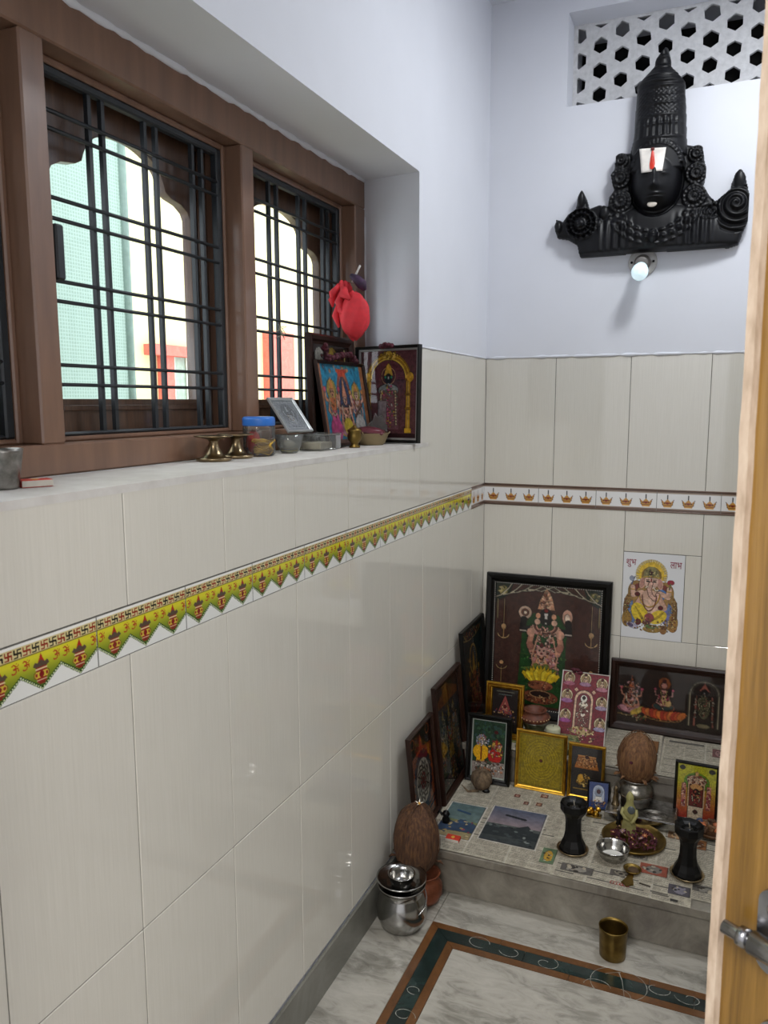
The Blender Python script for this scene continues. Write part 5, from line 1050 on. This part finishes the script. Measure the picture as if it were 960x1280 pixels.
MB().lathe([(0, 0), (.012, .001), (.02, .006), (.0235, .012), (.022, .0125), (.018, .007), (.011, .003), (0, .002)], 28).build('spoon_cup', BRASS, o)
MB().prism([(-.006, -.018), (.007, -.018), (.009, -.04), (.013, -.048), (.015, -.06), (.006, -.066), (.0, -.074), (-.008, -.066), (-.016, -.062), (-.012, -.05), (-.009, -.04)], .002, .005).build('shaped_handle', BRASS, o)
MB().ball((.002, .003, .006), (.014, .014, .005)).build('brown_ash', mat('brown_ash', '#4a3823', .9), o)
tag(MB().cbox(.0, .028, -.002, .002, 0, .0022, .0005).build('incense_stub', mat('burnt_match', '#3c342c', .8), None, (.655, -.80, LO+.005), (0, 0, -.2)), 'short burnt incense stub lying right of the brass spoon', 'incense stub')
# right side: shells, balls and a brown bowl of offerings
o = turned('brown_bowl', 'brown bowl of crumpled offerings before the right framed shrine', 'bowl', [(0, 0), (.03, 0), (.044, .008), (.05, .018), (.048, .0185), (.042, .01), (.028, .004), (0, .004)], mat('brown_dish', '#5e4128', .4), (.822, -.475, LO+.004), 32, 'bowl_body')
for k in range(8):
    a = PI/4*k; q = rs.uniform(.018, .026); b = MB(); ph_ = rs.random()*6
    b.ball((0, 0, 0), (.014*rs.uniform(.7, 1.2), .011, .008), 12, 8, wob=lambda a, p: 1+.25*math.sin(3*a+ph_)); t = b.build('dried_offering', (COIR2, bpy.data.materials['orange_petal'], COIR)[k % 3], None, (.822+q*math.cos(a), -.475+q*math.sin(a), LO+.02+.012*rs.random()+(.012 if q < .012 else 0)), (rs.random(), rs.random(), 0)); tag(t, 'crumpled %s dried offering in the brown bowl, %s side' % (('light brown', 'orange', 'dark brown')[k % 3], SECT[k]), 'offering', 'dried offerings in the brown bowl')
b = MB().ball((0, 0, .013), .013, 18, 12); t = b.build('shell_ball', mat('white_shell', '#b9b6b0', .3), None, (.752, -.455, LO+.003)); tag(t, 'white round shell with a dark eye beside the right framed shrine', 'shell'); MB().ball((0, -.0105, .018), (.0045, .004, .0045)).build('dark_eye', BLACK, t)
t = MB().ball((0, 0, .011), .011, 16, 10).build('blue_bead', mat('slate_blue_glass', '#3f4a66', .2), None, (.79, -.432, LO+.003)); tag(t, 'slate blue bead ball behind the white shell', 'bead')
t = MB().cbox(-.035, .035, -.012, .012, 0, .006, .001).build('red_booklet', mat('red_pink_cover', '#8a3a44', .5), None, (.722, -.447, LO+.003), (0, 0, -.1)); tag(t, 'small red booklet at the foot of the right framed shrine', 'booklet')
# gilt trinket under the tiny frame, silver figure by the kalash, flower bits
o = empty('gilt_trinket', (.497, -.502, LO+.004), label='crumpled gilt trinket in front of the tiny black frame', cat='ornament')
for k in range(7):
    MB().ball((rs.uniform(-.018, .018), rs.uniform(-.008, .008), rs.uniform(.006, .022)), (.008, .006, .007), 10, 6, wob=lambda a, p: 1+.3*math.sin(4*a+k)).build('gilt_lobe', GOLD, o)
MB().cbox(-.022, .022, -.012, .012, 0, .004, .001).build('base', BRASS, o)
o = empty('small_idol', (.553, -.462, ZP-.002), label='small silver standing idol left of the silver pot', cat='idol')
MB().lathe([(0, 0), (.012, 0), (.012, .006), (.007, .01), (.009, .022), (.006, .032), (.008, .038), (.004, .042), (.006, .048), (.005, .055), (0, .062)], 16, sy=.7).build('standing_figure', BRONZE, o); MB().prism([(-.013, 0), (.013, 0), (.015, .05), (.008, .066), (0, .072), (-.008, .066), (-.015, .05)], .009, .012, 'y').build('back_plate', SILVER, o)
o = empty('dark_statuette', (.572, -.535, LO+.004), label='tiny dark metal statuette behind the flower plate', cat='figurine')
MB().lathe([(0, 0), (.01, 0), (.009, .006), (.006, .02), (.009, .028), (.005, .034), (.006, .042), (0, .05)], 14).build('figure_body', BLACK, o); MB().ball((-.004, -.004, .052), .004, 10, 6).build('silver_head', SILVER, o)
def posy(label, loc, cols, n=9, r=.022, cat='flower'):
    o = empty('dried_posy', loc, label=label, cat=cat)
    for k in range(n): MB().ball((rs.uniform(-r, r), rs.uniform(-r*.5, r*.5), rs.uniform(.003, .014)), (.009, .007, .005), 9, 6, wob=lambda a, p: 1+.35*math.sin(5*a+k)).build('petal_lump', cols[k % len(cols)], o)
    return o
posy('dried orange and brown flower bits at the foot of the maroon card', (.385, -.29, UP+.002), [om, MAROON_F, COIR2], 9, .03)
posy('dried maroon flower stuck on top edge of the maroon card', (.378, -.1445, UP+.212), [MAROON_F], 5, .012)
# matchbox, dark knob
def matchbox(label, loc, rz, s=1.0):
    o = empty('matchbox', loc, (0, 0, rz), label, 'matchbox')
    MB().cbox(-.026*s, .026*s, -.017*s, .017*s, 0, .013*s, .0006).build('sleeve', mat('red_matchbox', '#b8321f', .6, var=.1), o); MB().cbox(-.0262*s, .0262*s, -.0178*s, -.0168*s, .001, .012*s, .0003).build('striker', mat('pale_striker', '#b9b3a8', .8), o)
    MB().ball((0, 0, .013*s), (.007*s, .009*s, .0008)).build('printed_emblem', mat('yellow_print', '#c9973a', .6), o); return o
matchbox('small red matchbox at the left front corner of the altar step', (.148, -.79, LO+.003), .0, .75)
o = empty('lamp_snuffer', (.098, -.705, LO+.003), label='small black knobbed metal ornament at the foot of the left frames', cat='ornament'); MB().lathe([(0, 0), (.011, 0), (.012, .01), (.008, .018), (.012, .026), (.008, .034), (0, .038)], 14).build('knobbed_body', BLACK, o); MB().tube([(-.01, 0, .02), (-.022, .004, .03), (-.026, .0, .022)], .004, 8).build('side_arm', BLACK, o)
# ---- on the floor
o = turned('steel_pot', 'shiny steel pot with wire handle on the floor by the skirting', 'pot', [(0, 0), (.045, 0), (.055, .006), (.064, .03), (.067, .055), (.063, .078), (.056, .092), (.054, .102), (.06, .112), (.064, .118), (.062, .119), (.052, .104), (.05, .098), (.048, .09), (0, .088)], STEEL, (.080, -1.013, .001), 44, 'pot_body')
MB().tube([(.066*math.cos(a), .066*math.sin(a)*.95, .108-.055*abs(math.sin(a/2-.9))**1.5) for a in np.linspace(-1.2, 2.6, 30)], .0013, 6).build('wire_handle', STEEL, o)
o = turned('steel_dish', 'shallow steel dish nested in the mouth of the steel pot', 'dish', [(0, 0), (.035, 0), (.045, .006), (.0505, .02), (.062, .024), (.0655, .027), (.066, .031), (.062, .028), (.05, .025), (.043, .009), (.034, .003), (0, .0025)], STEEL, (.080, -1.013, .108), 44, 'dish_body')
o = turned('steel_cup', 'small steel cup nested at the top of the steel pot', 'cup', [(0, 0), (.02, 0), (.028, .008), (.033, .024), (.0345, .034), (.036, .035), (.033, .0355), (.031, .024), (.026, .01), (.018, .004), (0, .0035)], STEEL, (.080, -1.013, .1115), 36, 'cup_body')
o = turned('copper_pot', 'small red copper pot under the dark floor coconut', 'pot', [(0, 0), (.03, 0), (.04, .008), (.05, .028), (.05, .05), (.04, .066), (.034, .072), (.042, .084), (.045, .086), (.038, .084), (.03, .07), (0, .06)], COPPER, (.1, -.895, .001), 36)
coconut('coconut', 'big dark fibrous coconut with a white flower on top, near floor by the step', (.082, -.905, .187), .063, .103, COIR, .15, 8, (0, .03, 0), None, 4)
o = empty('white_flower', (.09, -.91, .288), (.3, 0, .4), 'white flower on top of the big dark coconut', 'flower')
for k in range(4): MB().add([(0, 0, 0), (.005*math.cos(k*1.4-.4), .005*math.sin(k*1.4-.4), .006), (.013*math.cos(k*1.4), .013*math.sin(k*1.4), .01), (.005*math.cos(k*1.4+.4), .005*math.sin(k*1.4+.4), .006)], [(0,1,2,3)]).build('petal', mat('white_petal', '#e8e4d4', .6) if k == 0 else bpy.data.materials['white_petal'], o, recalc=False)
MB().ball((0, 0, .004), .004, 8, 6).build('flower_centre', bpy.data.materials['yellow_print'], o)
o = turned('brass_glass', 'straight-sided brass tumbler standing alone on the floor before the step', 'tumbler', [(0, 0), (.03, 0), (.0315, .002), (.0325, .03), (.0345, .074), (.0355, .078), (.034, .0785), (.0325, .07), (.031, .03), (.029, .005), (0, .004)], BRASS, (.607, -.918, .001), 36, 'tumbler_body')
# ================================================================== THINGS ON THE WINDOW SILL
ZS = SILL
def dish_stand(label, x, y):
    o = turned('brass_lamp_dish', label, 'oil lamp', [(0, 0), (.034, 0), (.0375, .004), (.037, .006), (.024, .008), (.017, .016), (.011, .028), (.0085, .038), (.012, .043), (.026, .047), (.0385, .049), (.0385, .051), (.02, .0495), (0, .046)], BRONZE, (x, y, ZS), 36, 'lamp_body'); return o
dish_stand('flared bronze lamp dish at the left of the sill group', -.152, -1.455)
dish_stand('flared bronze lamp dish just behind, beside the blue-lidded jar', -.157, -1.368)
o = empty('plastic_jar', (-.148, -1.29, ZS), (0, 0, .2), 'clear plastic jar with blue lid holding yellow thread and red cloth', 'jar')
MB().lathe([(0, .001), (.031, .001), (.035, .004), (.0355, .06), (.033, .068), (.031, .07)], 32).build('jar_body', CLEARP, o); MB().lathe([(.0, .086), (.032, .086), (.0355, .083), (.036, .08), (.036, .068), (.0345, .066)], 32).build('blue_lid', mat('blue_plastic', '#2f6dc0', .35), o)
yb = MB()
for k in range(8): yb.tube([(.012+(.016+.001*k)*math.cos(a)*1.0, -.006+.012*math.sin(a+k), .006+.004*k+.003*math.sin(3*a)) for a in np.linspace(0, 2*PI, 14)[:-1]], .0022, 6, True)
yb.build('yellow_thread', mat('yellow_thread', '#c9a13f', .8), o)
MB().ball((-.014, .004, .03), (.014, .018, .026), wob=lambda a, p: 1+.12*math.sin(4*a+3*p)).build('red_cloth', mat('red_cotton', '#b0302c', .8), o)
o = turned('glass_bowl', 'small clear bowl with a little yellow turmeric, beside the jar', 'bowl', [(0, 0), (.018, 0), (.022, .004), (.029, .02), (.0335, .042), (.0325, .042), (.028, .021), (.02, .006), (0, .003)], glass_mat('thick_glass', (.82, .85, .82), 1.6, .12), (-.135, -1.18, ZS+.0005), 32, 'bowl_body')
MB().lathe([(0, .01), (.014, .009), (.021, .008), (.019, .004), (0, .0035)], 20).build('turmeric', mat('turmeric_powder', '#b5a74a', .9), o)
o = empty('plastic_box', (-.125, -1.045, ZS), (0, 0, .04), 'clear plastic box with pale blue end beside the leaning blue picture', 'box')
MB().cbox(-.03, .03, -.06, .03, .001, .036, .002).build('box_body', CLEARP, o); MB().cbox(-.032, .032, -.062, .062, .036, .041, .0015).build('box_lid', CLEARP, o); MB().cbox(-.03, .03, .03, .06, .001, .036, .002).build('blue_end', glass_mat('bluish_plastic', (.62, .72, .85), 1.45, .3), o); MB().cbox(-.024, .024, -.05, .02, .003, .02, .002).build('contents', mat('pale_contents', '#a59f8e', .7), o)
def embossed_cv():
    c = Cv(90, 100, '#8f9396'); rs = random.Random(4); c.line([(.08, .08), (.92, .08), (.92, 1.02), (.08, 1.02), (.08, .08)], .03, '#b8bcbe'); c.ell(.5, .5, .28, .36, '#7d8184'); deity(c, .5, .95, .8, '#a9adb0', '#8b8f92', '#b5b9bb', '#9ea2a4', True, 4, '#9a9ea0', True, 1); c.dots(.5, .55, .4, .45, 90, .014, ['#c0c4c6', '#6f7376', '#a4a8aa'], rs); return c
eb = framed('embossed_silver_plaque', 'square embossed silver-grey plaque leaning over the clear bowl', .1, .1, .007, .006, embossed_cv(), mat('silver_plastic', '#a9adae', .3, .5), (-.125, -1.145, ZS+.046), PI/2-.1, .65, glass=True)
def trio_cv():
    c = Cv(120, 94, '#2e88a8'); H = c.H; rs = random.Random(17); c.rect(0, 0, .07, H, '#a8704a'); c.rect(.92, 0, 1, H, '#a8704a'); c.dots(.5, .04, .4, .04, 30, .02, ['#3a9a8c', '#b0805a', '#2f6f8c'], rs)
    c.ell(.5, .35, .15, .3, '#9a5a48'); c.ell(.5, .37, .11, .25, '#3c4a6a'); c.poly([(.38, .05), (.62, .05), (.56, .12), (.44, .12)], '#b84a34')
    deity(c, .24, H-.08, .58, '#d79a7a', '#c85a8a', '#c98a4a', '#e0cf6a', False, 4, '#c9744a', True, 2); deity(c, .5, H-.05, .62, '#d8a08a', '#c9a232', '#c98a6a', None, True, 4, '#b07a8a', True, 3); deity(c, .77, H-.08, .55, '#dab0a0', '#c9c5c0', '#c98a4a', '#e0cf6a', False, 4, '#c8a8a0', True, 5)
    c.ell(.24, H-.14, .12, .12, '#c8508a'); c.ell(.5, H-.16, .1, .09, '#c9b23a'); c.ell(.78, H-.16, .12, .12, '#bcb8b4'); c.line([(.68, .52), (.88, .4)], .02, '#7a4a2a'); c.rect(0, H-.04, 1, H, '#7a5a52'); return c
framed('framed_deity_picture', 'picture of three deities on bright blue leaning in the window', .29, .225, .008, .01, trio_cv(), DARKWOOD, (-.13, -.855, ZS+.001), PI/2-.0, .16)
def back_cv():
    c = Cv(90, 100, '#3a241f'); rs = random.Random(27); c.ell(.2, .15, .12, .12, '#c9c5b8'); c.ell(.55, .15, .14, .13, '#c2a544'); c.rect(.88, .03, .93, .5, '#d6c27a'); c.dots(.5, .3, .45, .25, 70, .025, ['#7a3a34', '#b08a5a', '#4a3a4a'], rs); return c
framed('framed_deity_picture', 'brown framed picture half hidden behind the blue one in the window', .262, .29, .025, .016, back_cv(), DARKWOOD, (-.176, -.872, ZS+.001), PI/2, .04)
def garland(label, loc, P, r, n, rz=0):
    o = empty('dried_garland', loc, (0, 0, rz), label, 'garland'); g_ = MB(); r_ = random.Random(n); Q = [Vector(p) for p in P]; L = len(Q)-1
    for k in range(n):
        t = k/(n-1)*L; i = min(int(t), L-1); p = Q[i].lerp(Q[i+1], t-i); g_.ball(p+Vector((r_.uniform(-r, r), r_.uniform(-r, r), r_.uniform(-r, r)))*.4, (r*.8, r*.8, r*.6), 7, 5, wob=lambda a, q: 1+.3*math.sin(5*a+k))
    tag(g_.build('maroon_blossoms', MAROON_F, o), kind='stuff'); return o
garland('maroon dried garland draped over the top of the blue picture', (-.16, -.86, ZS+.226), [(.006, -.1, .035), (.01, -.085, .0), (.01, -.03, .012), (.01, .04, .018), (.01, .09, .0)], .009, 46)
def shrine2_cv():
    c = Cv(140, 178, '#643a40'); H = c.H; rs = random.Random(19); c.grain(.02); c.dots(.5, .35, .35, .3, 40, .02, ['#5c2a35', '#4a222a'], rs)
    for k in range(24): a = PI+PI*k/23; c.line([(.5+.12*math.cos(a), .42+.12*math.sin(a)), (.5+.3*math.cos(a), .42+.28*math.sin(a))], .012, '#7a2f42')
    for r, col in ((.36, '#9c7018'), (.34, '#d6a92e'), (.31, '#b8871c'), (.29, '#e0bb48')): c.line(c.arc(.5, .42, r, r*.95, PI, 2*PI, 28), .028, col)
    for q in (-1, 1):
        c.rect(.5+q*.33-.035, .42, .5+q*.33+.035, H-.13, '#c8982a'); c.line([(.5+q*.33, .42), (.5+q*.33, H-.13)], .016, '#eac95c'); c.rect(.5+q*.33-.06, H-.17, .5+q*.33+.06, H-.1, '#d6a92e')
        for y in (.42, .62, .82): c.rect(.5+q*.33-.05, y, .5+q*.33+.05, y+.03, '#8d6414')
        c.ell(.5+q*.36, .4, .06, .07, '#d0a02c')
    c.ell(.5, .08, .06, .05, '#dcb440'); c.dots(.5, .1, .2, .05, 26, .018, ['#e6c458', '#a37818'], rs)
    c.ell(.5, .38, .125, .13, '#c08a6a'); c.ell(.5, .38, .105, .11, '#5a1f2a'); c.poly([(.42, .38), (.58, .38), (.54, .24), (.5, .2), (.46, .24)], '#d5a93a'); c.ell(.5, .42, .06, .07, '#201512'); c.rect(.485, .385, .515, .43, '#ded8cc'); c.ell(.45, .4, .02, .02, '#3e9a6a'); c.ell(.55, .4, .02, .02, '#3e9a6a'); c.ell(.5, .49, .015, .015, '#e6e1d6')
    c.ell(.5, .58, .17, .09, '#8f9a9a'); c.poly([(.36, .58), (.64, .58), (.68, H-.15), (.32, H-.15)], '#7a5058'); c.dots(.5, .8, .16, .3, 130, .016, ['#b8b0a8', '#c65a7c', '#8a4a50', '#d9b04a', '#5a6a5a'], rs)
    for q in (-1, 1): c.beads([(.5+q*.12, .6), (.5+q*.14, H-.18)], .018, '#c9b890', .04)
    c.rect(.33, .72, .47, 1.15, '#8a8084'); c.rect(0, H-.09, 1, H, '#33161b'); return c
fr = framed('framed_deity_picture', 'dark framed shrine with golden arch standing upright at the end of the sill', .218, .272, .008, .02, shrine2_cv(), BLACKFRAME, (-.09, -.693, ZS+.002), -.2, .03, liner=mat('white_mount', '#8f8c8a', .5), liner_w=.006)
garland('small maroon dried flower clump on top of the golden arch picture', (-.085, -.71, ZS+.272), [(-.02, 0, 0), (.0, -.003, .004), (.016, 0, 0)], .009, 16)
o = turned('brass_urn', 'small lidded brass urn beside the wicker bowl on the sill', 'urn', [(0, 0), (.014, 0), (.015, .003), (.009, .008), (.012, .013), (.018, .022), (.019, .031), (.016, .039), (.0185, .042), (.019, .045), (.012, .05), (.006, .053), (.004, .057), (0, .059)], BRASS, (-.085, -.93, ZS), 28)
o = empty('wicker_bowl', (-.1, -.79, ZS), label='shallow beige ribbed bowl at the end of the sill', cat='bowl')
MB().lathe([(0, 0), (.032, 0), (.036, .003), (.048, .03), (.05, .032), (.047, .031), (.034, .005), (0, .003)], 48, wob=lambda a, z: 1+.02*math.cos(24*a)).build('bowl_body', mat('beige_leaf_bowl', '#8a7a5a', .7, bmp=.3), o)
for k in range(12):
    a = k*.52; MB().tube([(.05*math.cos(a), .05*math.sin(a), .03), (.056*math.cos(a), .056*math.sin(a), .036)], .002, 5).build('rim_knot', bpy.data.materials['beige_leaf_bowl'], o) if k % 3 == 0 else None
t = MB().cbox(-.045, .04, -.03, .03, 0, .012, .005).ball((.0, 0, .01), (.038, .026, .01), 18, 8).build('maroon_pouch', mat('maroon_packet', '#5a2630', .4, var=.2), None, (-.1, -.8, ZS+.03), (.05, .08, .3)); tag(t, 'flat maroon packet lying across the beige bowl', 'packet')
t = MB().prism([(-.03, 0), (.035, 0), (.03, .02), (.017, .03), (.012, .046), (.0, .04), (-.01, .052), (-.014, .03), (-.03, .018)], -.004, .004, 'y').build('clear_packet', glass_mat('smoky_film', (.6, .54, .55), 1.4, .1), None, (-.1, -.757, ZS+.036), (-.3, 0, -.1)); tag(t, 'clear plastic packet propped up behind the maroon packet', 'packet')
o = turned('steel_tumbler', 'steel tumbler cut off by the left edge on the sill', 'tumbler', [(0, 0), (.018, 0), (.02, .003), (.027, .05), (.0285, .055), (.0265, .0555), (.025, .05), (.018, .005), (0, .004)], SILVER, (-.115, -2.0, ZS), 30)
matchbox('red and white matchbox beside the steel tumbler on the sill', (-.1, -1.96, ZS), 1.1, .8)
# red cloth bundle hung on the window frame
BAGLOC = (-.14, -.82, 1.655)
RC = mat('red_cloth', '#d8323c', .75, var=.08, scale=30, bmp=.2)
bag = empty('cloth_bundle', BAGLOC, (0, 0, -.35), 'bright red knotted cloth bundle hanging from the window frame', 'cloth bundle')
def bw_(a, p): return 1+.05*math.sin(2*a+p*3)+.035*math.sin(7*a-4*p)*max(0, math.cos(p))+.03*math.sin(4*a+2)
MB().ball((.008, 0, -.06), (.042, .038, .062), 60, 34, wob=bw_).build('bundle_body', RC, bag)
MB().ball((-.03, -.003, .008), (.024, .02, .024), 34, 20, wob=lambda a, p: 1+.16*math.sin(5*a+3*p)+.1*math.sin(9*a-2*p)).build('knot_top', RC, bag)
kf = MB()
for x0, z0, x1, z1, r_ in ((-.03, .02, -.05, -.02, .011), (-.045, .0, -.044, -.035, .009), (-.02, 0, -.01, -.05, .012), (-.03, -.02, .01, -.07, .009), (-.012, .01, .02, -.02, .013), (-.035, -.03, -.022, -.09, .01)): kf.tube([(x0, -.018, z0), ((x0+x1)/2-.004, -.032, (z0+z1)/2), (x1, -.03, z1)], [r_*.7, r_, r_*.3], 10)
kf.build('cloth_folds', RC, bag)
MB().tube([(-.01, .01, .03), (0, .02, .06), (.0, .03, .075)], .003, 8).build('hanging_cord', mat('white_cord', '#cfcac4', .8), bag)
o = empty('hair_ribbon', (BAGLOC[0]+.012, BAGLOC[1]+.01, BAGLOC[2]+.028), label='small dark purple twisted cloth tucked behind the red bundle', cat='cloth'); MB().tube([(-.02, 0, .02), (0, -.004, .008), (.012, 0, -.006), (.02, 0, -.02)], [.006, .013, .014, .006], 12).build('twisted_cloth', mat('purple_cloth', '#3a2440', .7, var=.3, scale=80), o)
# twisted wire tied on the far grille
o = empty('tied_wire', (-.235, -1.05, 1.55), label='frayed pale wire twisted around the narrow window grille', cat='wire')
for k in range(4):
    P = [(rs.uniform(0, .008), rs.uniform(-.02, .03), rs.uniform(-.03, .015)) for _ in range(6)]; MB().tube(P, .0008, 4).build('wire_strand', mat('pale_wire', '#a39c86', .6) if k == 0 else bpy.data.materials['pale_wire'], o)
